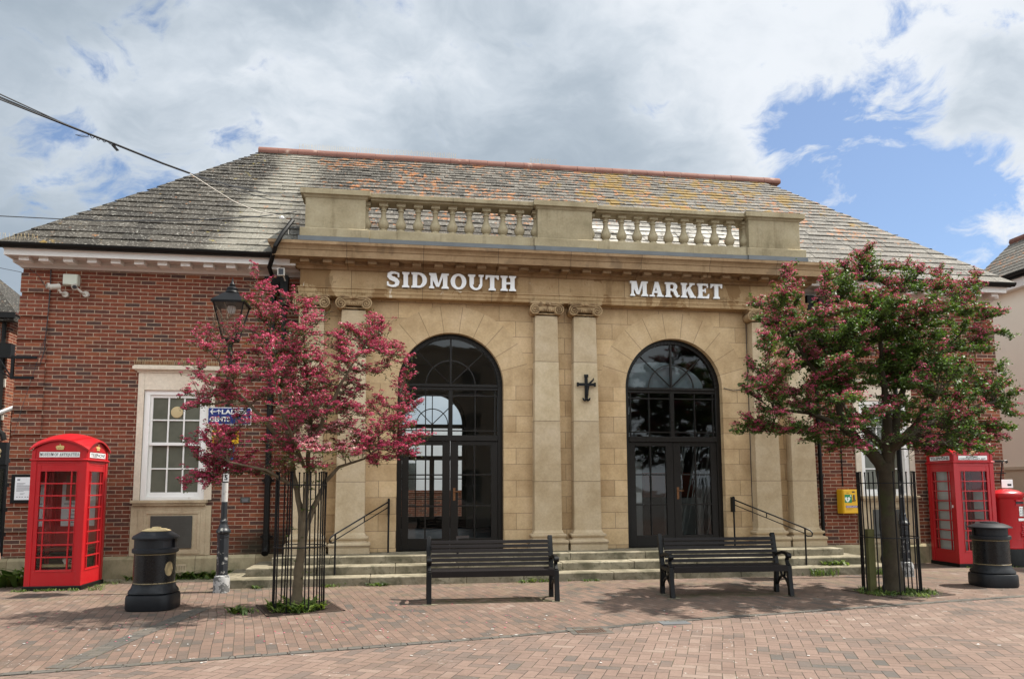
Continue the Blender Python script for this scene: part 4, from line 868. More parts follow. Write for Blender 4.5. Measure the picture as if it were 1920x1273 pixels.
# ------------------------------------------------------------------ phone boxes
def phone_box(loc, rz, label, front_txt, door_side):
    t = thing('telephone_box', loc, label, 'telephone box', 'red telephone boxes', R(rz))
    H = .425
    def bld(mb, name, mat, parent=None, **k): return mb.build(name, mat, parent or t, world=False, **k)
    def side(k):             # local frame of side k: a along the side, d outwards, b up
        an = R(90 * k); c, s = math.cos(an), math.sin(an)
        return lambda a, b, d: (a * c + (H + d) * s, a * s - (H + d) * c, b)
    def sbox(mb, fn, a0, a1, b0, b1, d0, d1):
        vs = [fn(a, b, d) for b in (b0, b1) for d in (d0, d1) for a in (a0, a1)]
        mb.add(vs, [(0, 2, 3, 1), (4, 5, 7, 6), (0, 1, 5, 4), (1, 3, 7, 5), (3, 2, 6, 7), (2, 0, 4, 6)])
    b = MB(); b.box(-H - .02, H + .02, -H - .02, H + .02, -.02, .07); bld(b, 'plinth', M_GUTTER, bevel=.008, smooth=0)
    b = MB()
    for sx in (-1, 1):
        for sy in (-1, 1): b.box(*sorted((sx * H, sx * (H - .085))), *sorted((sy * H, sy * (H - .085))), .07, 2.06)
    b.box(-H, H, -H, H, 2.0602, 2.10)
    b.loft([[(sx * (H + o), sy * (H + o), z) for sx, sy in ((-1, -1), (1, -1), (1, 1), (-1, 1))] for o, z in ((.004, 2.06), (.02, 2.075), (.02, 2.09), (.002, 2.10))])
    # upper box with curved pediments
    for k in range(4):
        fn = side(k); pts = [(-H, 2.0998), (H, 2.0998), (H, 2.235)] + [(H * (1 - 2 * i / 20), 2.235 + .16 * (1 - (1 - 2 * i / 20) ** 2)) for i in range(1, 20)] + [(-H, 2.235)]
        b.prism(pts, fn, -.06, -.012 + .0005 * k)
        sbox(b, fn, -.325, .325, 2.215, 2.222, -.012, .0)
    bld(b, 'body', M_RED, bevel=.004, smooth=0)
    # shallow sail-vault roof overhanging the pediments
    b = MB(); n_ = 16; g = []
    for i in range(n_ + 1):
        for j in range(n_ + 1):
            x, y = (2 * i / n_ - 1), (2 * j / n_ - 1); Q = H + .028
            zz = 2.25 + .168 * ((1 - x * x) + (1 - y * y)) - .010 * (1 - x * x) * (1 - y * y) * 0
            g.append((x * Q, y * Q, zz - .168 * min(1 - x * x, 1 - y * y) * .30 + 0))
    fs = [(i * (n_ + 1) + j, (i + 1) * (n_ + 1) + j, (i + 1) * (n_ + 1) + j + 1, i * (n_ + 1) + j + 1) for i in range(n_) for j in range(n_)]
    lo = [(x, y, z - .028) for x, y, z in g]; b.add(g, fs); b.add(lo, fs)
    N1 = n_ + 1; rim = [i * N1 for i in range(N1)] + [n_ * N1 + j for j in range(1, N1)] + [i * N1 + n_ for i in range(n_ - 1, -1, -1)] + [j for j in range(n_ - 1, 0, -1)]
    off = len(g); b.f += [(rim[i], rim[(i + 1) % len(rim)], rim[(i + 1) % len(rim)] + off, rim[i] + off) for i in range(len(rim))]
    bld(b, 'roof', M_RED, smooth=50)
    for k in range(4):
        fn = side(k)
        if k == 2:
            b = MB(); sbox(b, fn, -.355, .355, .07, 2.06, -.06, -.03); bld(b, 'back_panel', M_RED, smooth=0); continue
        b = MB()                                                # panel frame, stepped moulding
        sbox(b, fn, -.355, .355, 2.0, 2.06, -.05, -.012); sbox(b, fn, -.355, .355, .07, .30, -.05, -.012)
        for s in (-1, 1): sbox(b, fn, *sorted((s * .275, s * .355)), .30, 2.0, -.05, -.012)
        for a0, a1, b0, b1 in ((-.275, .275, 1.90, 2.0), (-.275, .275, .30, .325)): sbox(b, fn, a0, a1, b0, b1, -.05, -.016)
        for a0, a1, b0, b1 in ((-.285, .285, 1.895, 1.906), (-.285, .285, .293, .304), (-.285, -.275, .304, 1.895), (.275, .285, .304, 1.895)): sbox(b, fn, a0, a1, b0, b1, -.016, -.003)
        for a0, a1, b0, b1 in ((-.36, .36, 2.035, 2.045), (-.365, -.355, .07, 2.035), (.355, .365, .07, 2.035)): sbox(b, fn, a0, a1, b0, b1, -.012, -.002)
        nm = 'door' if k == door_side else 'side_panel'
        d = bld(b, nm, M_RED, bevel=.003, smooth=0)
        g = MB(); zb, zt = .325, 1.895; rows = 8; hh = (zt - zb) / rows
        for i in range(1, rows): sbox(g, fn, -.275, .275, zb + hh * i - .011, zb + hh * i + .011, -.042, -.014)
        for a in (-.195, .195): sbox(g, fn, a - .011, a + .011, zb, zt, -.040, -.016)
        g.build('glazing_bars', M_RED, d, smooth=0, bevel=.002)
        MB().add([fn(-.275, zb, -.03), fn(.275, zb, -.03), fn(.275, zt, -.03), fn(-.275, zt, -.03)], [(0, 1, 2, 3)]).build('panes', M_BOXGL, d, smooth=0, recalc=False)
        if k == door_side:
            h = MB(); sx = .315 if k != 3 else .315; h.lathe([(.022, 0), (.022, .008), (.01, .012), (.01, .03), (.02, .034), (.02, .05)], 10, Matrix.Translation(Vector(fn(sx, 1.17, -.012)))); h.build('handle', M_SIGNW, d)
        sg = MB(); sbox(sg, fn, -.305, .305, 2.125, 2.208, -.012, -.004); s_ = bld(sg, 'sign_panel', M_SIGNW if k == 0 else M_PAPER, smooth=0)
        ink = MB(); dfn = lambda a, b_, dd: fn(a, b_, -.004 - dd)
        if k == 0:
            for (txt, a0, a1, b0, b1) in front_txt:
                words = txt.split(' '); tot = [word_polys(w_)[1] for w_ in words]; sp_ = .5; T = sum(tot) + sp_ * (len(words) - 1); x = a0
                for w_, L in zip(words, tot): xe = x + (a1 - a0) * L / T; slab_word(ink, w_, x, xe, b0, b1, 0, .002, lambda a, b_, dd: fn(a, b_, -.004 - dd)); x = xe + (a1 - a0) * sp_ / T
        else:
            plain_text(ink, 'TELEPHONE', -.285, .285, 2.137, 2.197, lambda a, b_: fn(a, b_, -.0025), .02)
        ink.build('sign_lettering', M_INK, s_, smooth=0)
        c = MB()                                               # gilt crown
        cz = 2.245; pr = [(-.050, 0), (.050, 0), (.056, .022), (.066, .045), (.052, .064), (.028, .070), (.008, .066), (.008, .086), (-.008, .086), (-.008, .066), (-.028, .070), (-.052, .064), (-.066, .045), (-.056, .022)]
        c.prism([(a, cz + z) for a, z in pr], fn, -.012, -.002)
        for a, z, r_ in ((0, .09, .010), (-.056, .045, .009), (.056, .045, .009), (-.025, .035, .011), (.025, .035, .011), (0, .045, .012), (-.03, .012, .008), (0, .012, .008), (.03, .012, .008)): c.sphere(fn(a, cz + z, 0.0), r_, 6, 4)
        bld(c, 'crown_emblem', M_GOLD)
    b = MB(); b.box(-.4, .4, -.4, .4, .07, .085); bld(b, 'floor', M_GUTTER, smooth=0)
    return t
box1 = phone_box((-5.483, 13.53, 0), -1.0, 'red telephone box with museum of antiquities sign, by the corner notice board', [('MUSEUM OF ANTIQUITIES', -.298, .298, 2.144, 2.192)], 3)
box2 = phone_box((11.425, 13.96, 0), -3.5, 'red telephone box with contemporary art sign, between the tree and the post box', [('MUSEUM OF', -.145, .105, 2.168, 2.200), ('CONTEMPORARY ART', -.29, .27, 2.132, 2.162)], 3)

# exhibits inside the first box
def flat(name, x0, x1, y, z0, z1, mat, label, cat, d=.012, group=None):
    b = MB(); b.box(x0, x1, y - d, y, z0, z1); o = b.build(name, mat, smooth=0, bevel=.002); return tag(o, label, cat, group)
dp = flat('display_panel', -5.74, -5.20, 13.90, .98, 1.72, M_PAPER, 'white display panel with printed captions inside the left telephone box', 'display panel')
b = MB()
for i in range(11):
    z = 1.66 - .062 * i; x = rng.uniform(-5.70, -5.55); b.box(x, x + rng.uniform(.1, .3), 13.884, 13.8875, z, z + .016)
b.build('caption_text', M_INK2, dp, smooth=0)
flat('framed_picture', -5.60, -5.34, 13.72, 1.42, 1.84, M_TIMBER, 'dark framed picture hanging high inside the left telephone box', 'picture', .03)
o = flat('wooden_shelf', -5.82, -5.15, 13.86, .60, .63, M_TIMBER, 'brown wooden shelf low inside the left telephone box', 'shelf', .4)
flat('dark_cabinet', -5.78, -5.18, 13.88, .10, .55, M_BARK2, 'dark wooden cabinet on the floor of the left telephone box', 'cabinet', .25)
b = MB(); b.lathe([(.001, .402), (.03, .40), (.035, .42), (.055, .455), (.06, .48), (.052, .48), (.03, .43), (.001, .42)], 14, Matrix.Translation((-5.36, 13.26, 0))); b.tube([(-5.30, 13.26, .465), (-5.27, 13.26, .46), (-5.275, 13.26, .43), (-5.31, 13.26, .43)], .006, 5)
tag(b.build('teacup', M_SIGNW), 'small white teacup on a tray in the left telephone box', 'cup')
flat('wooden_tray', -5.72, -5.17, 13.34, .36, .40, M_TAN, 'pale wooden tray under the teacup in the left telephone box', 'tray', .16)
b = MB(); b.box(11.12, 11.76, 14.24, 14.26, .12, 1.5).box(11.095, 11.11, 13.75, 14.22, .12, 1.9); tag(b.build('display_panel', M_BOARD, smooth=0), 'pale boards lining the telephone box next to the post box', 'display panel')
flat('purple_curtain', 11.2, 11.38, 14.1, .4, 1.95, M_PURP, 'dark purple hanging cloth inside the telephone box next to the post box', 'curtain', .05)

# ------------------------------------------------------------------ pillar box with bracket sign
t = thing('post_box', (12.20, 13.66, 0), 'red oval pillar post box on a black base beside the right telephone box', 'post box')
def el(prof, n=28): 
    m_ = MB(); m_.lathe(prof, n); m_.v = [(x * 1.0, y * .8, z) for x, y, z in m_.v]; return m_
el([(.315, -.02), (.315, .33), (.30, .35)]).build('base', M_GUTTER, t, world=False)
el([(.30, .35), (.31, .36), (.31, .375), (.297, .385), (.297, 1.34), (.305, 1.35)]).build('body', M_PBRED, t, world=False, smooth=40)
el([(.305, 1.345), (.315, 1.355), (.335, 1.40), (.34, 1.425), (.34, 1.45), (.325, 1.465), (.22, 1.51), (.10, 1.535), (.01, 1.54)]).build('cap', M_PBRED, t, world=False, smooth=40)
def cyl(a, z, o=0.0): an = R(a); return (.30 * math.sin(an) * (1 + o), -.24 * math.cos(an) * (1 + o), z)
def curved(mb, a0, a1, z0, z1, o0, o1, n=8):
    ring = []
    for i in range(n + 1):
        a = a0 + (a1 - a0) * i / n; ring.append([cyl(a, z0, o0), cyl(a, z0, o1), cyl(a, z1, o1), cyl(a, z1, o0)])
    mb.loft(ring)
b = MB(); curved(b, -2, 44, 1.24, 1.29, .0, .02); b.build('slot', M_INK, t, world=False, smooth=0)
b = MB(); curved(b, -5, 47, 1.292, 1.32, .0, .12); curved(b, -4, 46, 1.215, 1.236, .0, .05); b.build('slot_hood', M_PBRED, t, world=False, smooth=0)
b = MB(); curved(b, 10, 34, 1.0, 1.19, .0, .03); pn = b.build('collection_plate', M_SIGNW, t, world=False, smooth=0)
b = MB(); curved(b, 4, 40, .905, .955, .0, .03); b.build('notice_strip', M_SIGNW, t, world=False, smooth=0)
b = MB()
for i in range(5): curved(b, 13, 20, 1.03 + .03 * i, 1.04 + .03 * i, .03, .034); curved(b, 24, 31, 1.02 + .03 * i, 1.034 + .03 * i, .03, .034)
b.build('plate_print', M_INK, pn, smooth=0)
b = MB(); curved(b, -8, 50, .53, .54, 0, .03); curved(b, -8, 50, 1.195, 1.203, 0, .03)
for a, z in ((18, .80), (22, .84), (26, .80), (22, .77), (14, .66), (20, .70), (24, .66), (30, .70), (28, .63), (18, .62), (22, .74)): b.sphere(cyl(a, z, .01), .022, 6, 4)
b.tube([cyl(14, .58, .02), cyl(14, .68, .03), cyl(18, .72, .03), cyl(20, .66, .03), cyl(22, .60, .03)], .009, 5).tube([cyl(25, .58, .02), cyl(25, .70, .03), cyl(31, .70, .03), cyl(31, .58, .02)], .009, 5)
b.build('royal_cipher', M_PBRED, t, world=False)
b = MB(); b.box(11.98, 12.02, 14.0, 14.5, 1.86, 1.90).box(11.92, 12.52, 13.985, 14.005, 1.855, 1.875).box(11.90, 12.50, 13.98, 14.0, 2.11, 2.128).box(12.19, 12.225, 13.975, 14.01, 1.52, 2.16)
b.tube([(12.50, 13.99, 2.12), (12.56, 13.99, 2.13), (12.58, 13.99, 2.10), (12.555, 13.99, 2.08), (12.535, 13.99, 2.10)], .014, 6).tube([(12.46, 13.99, 2.12), (12.44, 13.99, 1.98), (12.40, 13.99, 1.80), (12.40, 13.99, 1.62)], .014, 6).tube([(12.52, 13.99, 1.62), (12.58, 13.99, 1.65), (12.62, 13.99, 1.61), (12.60, 13.99, 1.57)], .012, 6)
b.box(11.88, 12.0, 14.005, 14.52, 1.857, 1.873)
t = thing('bracket', (12.2, 14.3, 1.9), 'black scrolled iron bracket above the post box', 'bracket'); b.build('scrollwork', M_BLACK, t)
t = thing('notice_plate', (12.36, 13.72, 1.6), 'small white plate with a printed mark above the post box', 'notice'); b = MB(); b.box(12.24, 12.50, 13.80, 13.81, 1.56, 1.73); b.build('plate', M_SIGNW, t, smooth=0, bevel=.003); b = MB(); b.box(12.37, 12.46, 13.797, 13.7985, 1.60, 1.645); b.build('print', M_INK, t, smooth=0)
t = thing('notice_plate', (12.1, 14.4, 1.7), 'small yellow plate on the bricks left of the iron bracket', 'notice'); b = MB(); b.box(12.19, 12.36, 14.47, 14.50, 1.60, 1.84); b.build('plate', M_YEL, t, smooth=0); b = MB()
for i in range(3): b.box(12.21 + .05 * i, 12.235 + .05 * i, 14.466, 14.4685, 1.64, 1.70).box(12.21 + .05 * i, 12.235 + .05 * i, 14.466, 14.4685, 1.74, 1.80)
b.build('print', M_INK, t, smooth=0)

# ------------------------------------------------------------------ litter bins
def litter_bin(loc, rz, label, disc):
    t = thing('litter_bin', loc, label, 'litter bin', 'black litter bins', R(rz))
    B = lambda m_, n_, mat, **k: m_.build(n_, mat, t, world=False, **k)
    b = MB(); b.lathe([(.298, 0), (.312, .03), (.310, .17), (.302, .20), (.275, .215)], 72, sq=[3.4, 3.4, 3.4, 3.4, 3])
    b.lathe([(.275, .205), (.296, .225), (.294, .25), (.275, .29), (.268, .33), (.268, .345)], 72, sq=[3, 3, 2.8, 2.3, 2.0, 2.0]); B(b, 'base', M_BIN, smooth=35)
    b = MB(); b.lathe([(.262, .34), (.262, .745)], 64); dr = B(b, 'drum', M_BINW, smooth=35)
    b = MB()
    for z in (.352, .735): b.lathe([(.2621, z - .008), (.2665, z - .004), (.2665, z + .004), (.2621, z + .008)], 64)
    b.build('gold_bands', M_TRIM, dr, smooth=35)
    if disc:
        e = MB(); rings = []
        for i in range(9):
            a = R(48 + 30 * i / 8); hgt = .095 * math.sqrt(max(0, 1 - (i / 4 - 1) ** 2)) + .001; rings.append([(.264 * math.sin(a), -.264 * math.cos(a), .54 - hgt), (.264 * math.sin(a), -.264 * math.cos(a), .54 + hgt)])
        vs = [p for r_ in rings for p in r_]; e.add(vs, [(2 * i, 2 * i + 2, 2 * i + 3, 2 * i + 1) for i in range(8)]); e.build('gilt_emblem', M_TRIM, dr, smooth=0, recalc=False)
    # hood: lower collar, posts round the slots, brim
    b = MB(); b.lathe([(.270, .745), (.292, .755), (.292, .80), (.272, .815), (.25, .815), (.25, .76)], 44)
    for a0, a1 in ((-64, 40), (84, 116 + 104), (264, 276)):
        n_ = max(3, int((a1 - a0) / 8)); ring = []
        for i in range(n_ + 1):
            a = R(a0 + (a1 - a0) * i / n_); s_, c_ = math.sin(a), -math.cos(a); ring.append([(.268 * s_, .268 * c_, .81), (.240 * s_, .240 * c_, .81), (.240 * s_, .240 * c_, .932), (.268 * s_, .268 * c_, .932)])
        b.loft(ring)
    if disc: b.lathe([(.262, .93), (.296, .934), (.298, .955), (.282, .978), (.19, 1.032), (.185, 1.036), (.02, 1.04)], 44)
    else: b.lathe([(.262, .93), (.318, .932), (.314, .946), (.25, .978), (.19, 1.0), (.165, 1.004), (.02, 1.02)], 44)
    B(b, 'hood', M_BIN, smooth=35)
    b = MB(); b.lathe([(.225, .76), (.225, .93)], 24); B(b, 'liner', M_INK)
    b = MB()
    if disc: b.lathe([(.180, 1.036), (.185, 1.045), (.12, 1.068), (.06, 1.075), (.055, 1.09), (.02, 1.095)], 30)
    else: b.lathe([(.13, 1.0), (.13, 1.022), (.09, 1.03), (.01, 1.032)], 30)
    B(b, 'ashtray_top', M_TAN if disc else M_BIN)
    return t
litter_bin((-3.30, 10.95, 0), -4, 'black litter bin with sand coloured top disc in front of the left wing', True)
litter_bin((9.52, 11.05, 0), -14, 'black litter bin with domed black hood in front of the right telephone box', False)

# ------------------------------------------------------------------ lamp posts
def lamp_post(loc, label, flaky):
    t = thing('street_lamp', loc, label, 'street lamp', 'black lantern lamp posts')
    B = lambda m_, n_, mat, p=None, **k: m_.build(n_, mat, p or t, world=False, **k)
    b = MB(); b.lathe([(.118, -.02), (.118, .20), (.105, .25), (.09, .262)], 24, sq=[3, 3, 2.5, 2]); B(b, 'base_casing', M_PLATE)
    b = MB(); b.lathe([(.088, .25), (.088, .84), (.094, .85), (.094, .90), (.082, .905)], 8); B(b, 'pedestal', M_PEEL, smooth=20)
    b = MB(); b.lathe([(.085, .90), (.108, .915), (.114, .94), (.10, .965), (.085, .98), (.078, 1.0), (.07, 1.03), (.055, 1.06), (.06, 1.08), (.06, 1.10), (.048, 1.12)], 20); B(b, 'collar', M_PEEL, smooth=50)
    b = MB(); b.lathe([(.047, 1.1), (.045, 1.40)], 14); B(b, 'lower_shaft', M_PEEL); b = MB(); b.lathe([(.047, 1.40), (.047, 1.70)], 14); B(b, 'sticker', M_STICK if flaky > 1 else M_PEEL)
    b = MB(); b.lathe([(.045, 1.70), (.042, 2.6), (.038, 3.72), (.055, 3.74), (.055, 3.78), (.038, 3.80), (.036, 3.92), (.06, 3.95), (.05, 3.98)], 14)
    b.tube([(-.28, 0, 3.80), (.28, 0, 3.80)], .016, 8).sphere((-.29, 0, 3.8), .026, 8, 6).sphere((.29, 0, 3.8), .026, 8, 6); B(b, 'shaft', M_BLACK)
    b = MB(); zb, zt, rb, rt_ = 4.0, 4.58, .105, .235
    rq = lambda r_, z: [(r_, r_, z), (-r_, r_, z), (-r_, -r_, z), (r_, -r_, z)]
    b.loft([rq(.10, 3.97), rq(.12, 3.985), rq(.12, 4.01), rq(.09, 4.02)])
    for sx, sy in ((1, 1), (-1, 1), (-1, -1), (1, -1)): b.tube([(sx * .105, sy * .105, 4.0), (sx * rt_, sy * rt_, zt)], .014, 4)
    b.tube([(0, 0, 3.95), (0, 0, 4.06)], .03, 8)
    lf = B(b, 'lantern_frame', M_BLACK, smooth=20)
    g = MB()
    for k in range(4):
        q0, q1 = rq(.103, zb + .01), rq(rt_ - .005, zt); j = (k + 1) % 4; g.add([q0[k], q0[j], q1[j], q1[k]], [(0, 1, 2, 3)])
    g.build('lantern_panes', M_LAMPGL, lf, smooth=0, recalc=False)
    b = MB(); b.loft([rq(.265, 4.57), rq(.268, 4.60), rq(.245, 4.625), rq(.12, 4.745), rq(.095, 4.76)]); b.lathe([(.105, 4.755), (.11, 4.78), (.10, 4.80), (.085, 4.81), (.085, 4.835), (.095, 4.84), (.07, 4.87), (.04, 4.885), (.05, 4.91), (.03, 4.935), (.018, 4.96), (.012, 5.0), (.005, 5.03)], 12); B(b, 'lantern_cap', M_BLACK, lf, smooth=30)
    b = MB(); b.lathe([(.02, 4.56), (.06, 4.55), (.065, 4.50), (.05, 4.44), (.01, 4.42)], 12); B(b, 'lamp_bulb', M_PAPER, lf)
    return t
l1 = lamp_post((-2.755, 12.46, 0), 'black lantern lamp post with pale flaking base, behind the left tree', 2)
lamp_post((8.99, 12.45, 0), 'black lantern lamp post hidden behind the thick right tree trunk', 1)
# plates strapped to the left lamp post
t = thing('toilet_sign', (-2.71, 12.38, 2.76), 'blue enamel direction sign with white LADIES and GENTS on the lamp post', 'direction sign')
def rrect(x0, x1, z0, z1, r_): return arc(x1 - r_, z1 - r_, r_, 0, 90, 5) + arc(x0 + r_, z1 - r_, r_, 90, 180, 5) + arc(x0 + r_, z0 + r_, r_, 180, 270, 5) + arc(x1 - r_, z0 + r_, r_, 270, 360, 5)
b = MB(); b.prism(rrect(-3.045, -2.375, 2.615, 2.895, .03), XZ(), 12.385, 12.392); b.build('border', M_SIGNW, t, smooth=0)
b = MB(); b.prism(rrect(-3.032, -2.388, 2.628, 2.882, .022), XZ(), 12.382, 12.3845); b.build('face', M_NAVY, t, smooth=0)
b = MB(); fn = lambda a, b_: (a, 12.380, b_)
def arrow(mb, cx, cz, dx, dz, s_=1.0):
    px_, pz = -dz, dx; L = .045 * s_
    for q in ([(-1, -.16), (.6, -.16), (.6, .16), (-1, .16)], [(1, 0), (.62, .26), (.25, .9), (-.2, .9), (.35, .18), (.35, -.18), (-.2, -.9), (.25, -.9), (.62, -.26)]): mb.prism([(cx + L * (a * dx + c * px_), cz + L * (a * dz + c * pz)) for a, c in q], XZ(), 12.3795 - .0004 * len(q), 12.3818)
arrow(b, -2.965, 2.825, -1, 0); arrow(b, -2.455, 2.70, 1, 0); arrow(b, -2.875, 2.825, 0, 1, .85)
plain_text(b, 'LADIES', -2.83, -2.45, 2.785, 2.86, fn, .035); plain_text(b, 'GENTS', -3.01, -2.70, 2.665, 2.745, fn, .035)
b.build('sign_lettering', M_SIGNW, t, smooth=0)
t = thing('yellow_sign', (-2.76, 12.38, 2.4), 'yellow rectangular sign below the blue toilets sign on the lamp post', 'sign'); b = MB(); b.prism(rrect(-2.965, -2.56, 2.315, 2.53, .012), XZ(), 12.388, 12.394); b.build('plate', M_YEL, t, smooth=0); b = MB(); b.box(-2.93, -2.6, 12.3855, 12.387, 2.40, 2.425).box(-2.93, -2.7, 12.3855, 12.387, 2.35, 2.37); b.build('print', M_INK, t, smooth=0)
t = thing('blue_sign', (-2.76, 12.38, 2.1), 'small blue plate lowest of the signs on the lamp post', 'sign'); b = MB(); b.prism(rrect(-2.86, -2.62, 2.06, 2.29, .02), XZ(), 12.390, 12.396); b.build('plate', M_BLUE, t, smooth=0); b = MB(); b.box(-2.74, -2.65, 12.387, 12.389, 2.22, 2.25); b.build('print', M_SIGNW, t, smooth=0)
t = thing('number_plate', (-2.73, 12.4, 1.82), 'narrow white plate reading 15 on the lamp post shaft', 'number plate'); b = MB(); b.box(-2.775, -2.69, 12.400, 12.408, 1.72, 1.945); b.build('plate', M_SIGNW, t, smooth=0); b = MB(); plain_text(b, '1', -2.75, -2.715, 1.845, 1.925, lambda a, c: (a, 12.398, c), .04); plain_text(b, '5', -2.757, -2.708, 1.74, 1.82, lambda a, c: (a, 12.398, c), .04); b.build('numerals', M_INK, t, smooth=0)

# ------------------------------------------------------------------ benches
def bench():
    t = thing('bench', (1.32, 10.9, 0), 'black bench with brown slats in front of the left doorway', 'bench', 'iron and slat benches')
    L = .905
    def bl(m_, n_, mat, **k): return m_.build(n_, mat, t, world=False, **k)
    for s in (-1, 1):
        b = MB(); x = s * L; q = .033
        def flatbar(pts, wd, x0=x - q, x1=x + q):
            pts = [Vector(p) for p in pts]; A, B_ = [], []
            for i, p in enumerate(pts):
                tt = (pts[min(i + 1, len(pts) - 1)] - pts[max(i - 1, 0)]).normalized(); nn = Vector((-tt.y, tt.x)) * (wd[i] if isinstance(wd, list) else wd) / 2; A.append(p + nn); B_.append(p - nn)
            b.prism([tuple(p) for p in A + B_[::-1]], lambda a, c, d: (d, a, c), x0, x1)
        flatbar([(-.27, 0), (-.255, .12), (-.235, .28), (-.225, .44)], [.075, .062, .058, .06])       # front leg
        flatbar([(.205, 0), (.20, .14), (.185, .30), (.18, .42), (.20, .52), (.245, .70), (.275, .84), (.30, .885)], [.07, .06, .055, .055, .058, .056, .056, .06])   # back leg and post
        flatbar([(-.245, .405), (0, .395), (.19, .41)], [.06, .05, .06], x - .028, x + .028)
        flatbar([(-.20, .13), (-.16, .20), (-.09, .25), (-.03, .262), (.03, .255), (.10, .21), (.16, .13)], .03, x - .016, x + .016)
        ring = arc(-.03, .33, .052, 0, 360, 18)[:-1]; ro = arc(-.03, .33, .075, 0, 360, 18)[:-1]
        for i in range(18): j = (i + 1) % 18; b.prism([ring[i], ring[j], ro[j], ro[i]], lambda a, c, d: (d, a, c * 1.0), x - .015, x + .015)
        flatbar([(-.215, .38), (-.15, .34), (-.10, .33)], .024, x - .014, x + .014); flatbar([(.17, .37), (.10, .35), (.045, .33)], .024, x - .014, x + .014)
        flatbar([(.205, .60), (.15, .575), (.06, .60), (-.06, .625), (-.16, .615), (-.215, .60)], [.03, .035, .038, .04, .045, .05], x - .028, x + .028)
        b.prism(arc(-.225, .585, .04, 0, 345, 14), lambda a, c, d: (d, a, c), x - .034, x + .034)
        flatbar([(-.205, .57), (-.165, .52), (-.19, .47), (-.225, .435)], [.03, .035, .035, .05], x - .026, x + .026)
        bl(b, 'bench_end', M_BLACK, smooth=30, bevel=.005)
    b = MB(); X = L - .034
    for k in range(8):
        y = -.225 + .053 * k; z = .425 - .012 * math.sin(math.pi * min(1, k / 7)); b.box(-X, X, y - .023, y + .023, z, z + .024)
    b.box(-X, X, -.262, -.248, .36, .445); bl(b, 'seat', M_SLAT, smooth=0, bevel=.004)
    b = MB(); d = Vector((0, .078, .36)).normalized(); n_ = Vector((0, -d.z, d.y))
    for k in range(6):
        c = Vector((0, .168, .495)) + d * (.064 * k) + n_ * .012
        b.loft([[Vector((x, 0, 0)) + c + d * a + n_ * e for a, e in ((-.024, 0), (.024, 0), (.024, .024), (-.024, .024))] for x in (-X, X)])
    bl(b, 'backrest', M_SLAT, smooth=0, bevel=.004)
    b = MB()
    for x in (-.78, 0, .78): b.loft([[Vector((x + dx_, 0, 0)) + Vector((0, .18, .46)) + d * a - n_ * .004 for dx_, a in ((-.02, 0), (.02, 0))] + [Vector((x + dx_, 0, 0)) + Vector((0, .18, .46)) + d * a + n_ * .011 for dx_, a in ((.02, 0), (-.02, 0))] for a in (0, .37)])
    b.box(-X, X, -.05, -.02, .385, .412); bl(b, 'brace', M_BLACK, smooth=0)
    return t
be1 = bench(); be1.rotation_euler.z = R(-1)
be2 = dup(be1); be2.location = (4.84, 10.84, 0); be2.rotation_euler.z = R(-2); be2['label'] = 'black bench with brown slats in front of the right doorway'
b = MB(); dB = Vector((0, .078, .36)).normalized(); b.box(-.36, -.355, .0, .28, .64, .89); 
o = MB(); o.loft([[(-.50, .255, .86), (-.31, .255, .872), (-.31, .30, .895), (-.50, .30, .882)], [(-.50, .262, .875), (-.31, .262, .887), (-.31, .305, .905), (-.50, .305, .895)]])
o.loft([[(-.50, .19, .64), (-.47, .19, .64), (-.47, .20, .64), (-.50, .20, .64)], [(-.50, .255, .86), (-.47, .255, .86), (-.47, .27, .87), (-.50, .27, .87)]]); o.build('loose_slat', M_SLAT, be1, smooth=0, world=False)
# pads under the feet
k = 0
for cx, cy in ((1.32, 10.9), (4.84, 10.84)):
    for s in (-1, 1):
        for dy, rr_ in ((-.27, .11), (.205, .08)):
            pts = []; n_ = 11
            for i in range(n_): a = 2 * math.pi * i / n_; q = rr_ * rng.uniform(.75, 1.2); pts.append((cx + s * .905 + q * math.cos(a), cy + dy + q * .8 * math.sin(a)))
            sheet('cement_pad', pts, .004 + .0005 * k, M_STEP); k += 1

# ------------------------------------------------------------------ handrails
def rail(s, label):
    f = (lambda v: 6.42 - v) if s else (lambda v: v)
    t = thing('handrail', (f(-.7), 13.8, .14), label, 'handrail', 'iron handrails beside the steps')
    P = lambda x, y, z: (f(x), y, z)
    b = MB(); b.tube([P(-1.09, 13.2, .12), P(-1.09, 13.2, .84)], .016, 8); b.build('post', M_BLACK, t)
    b = MB(); b.tube([P(-.215, 14.33, .40), P(-.215, 14.33, 1.41)], .018, 8); b.loft([[P(-.25, 14.345, z), P(-.18, 14.345, z), P(-.18, 14.43, z), P(-.25, 14.43, z)] for z in (1.08, 1.38)] if False else [[P(-.235, 14.30, z), P(-.195, 14.30, z), P(-.195, 14.43, z), P(-.235, 14.43, z)] for z in (1.10, 1.40)]); b.build('post', M_BLACK, t)
    a, c = Vector((-.215, 14.33, 1.35)), Vector((-1.09, 13.2, .83)); b = MB()
    b.tube([P(*a), P(*a.lerp(c, .5)), P(*c), P(-1.15, 13.12, .79), P(-1.175, 13.09, .74), P(-1.165, 13.1, .69), P(-1.12, 13.16, .685), P(-1.09, 13.2, .70)], .014, 8)
    off = Vector((0, 0, -.10)); b.tube([P(*(a + off)), P(*(c + off))], .010, 6); b.tube([P(*a.lerp(c, .48)), P(*(a.lerp(c, .48) + off))], .010, 6); b.build('rail', M_BLACK, t)
rail(0, 'black iron handrail with scrolled end left of the left doorway'); rail(1, 'black iron handrail with scrolled end right of the right doorway')

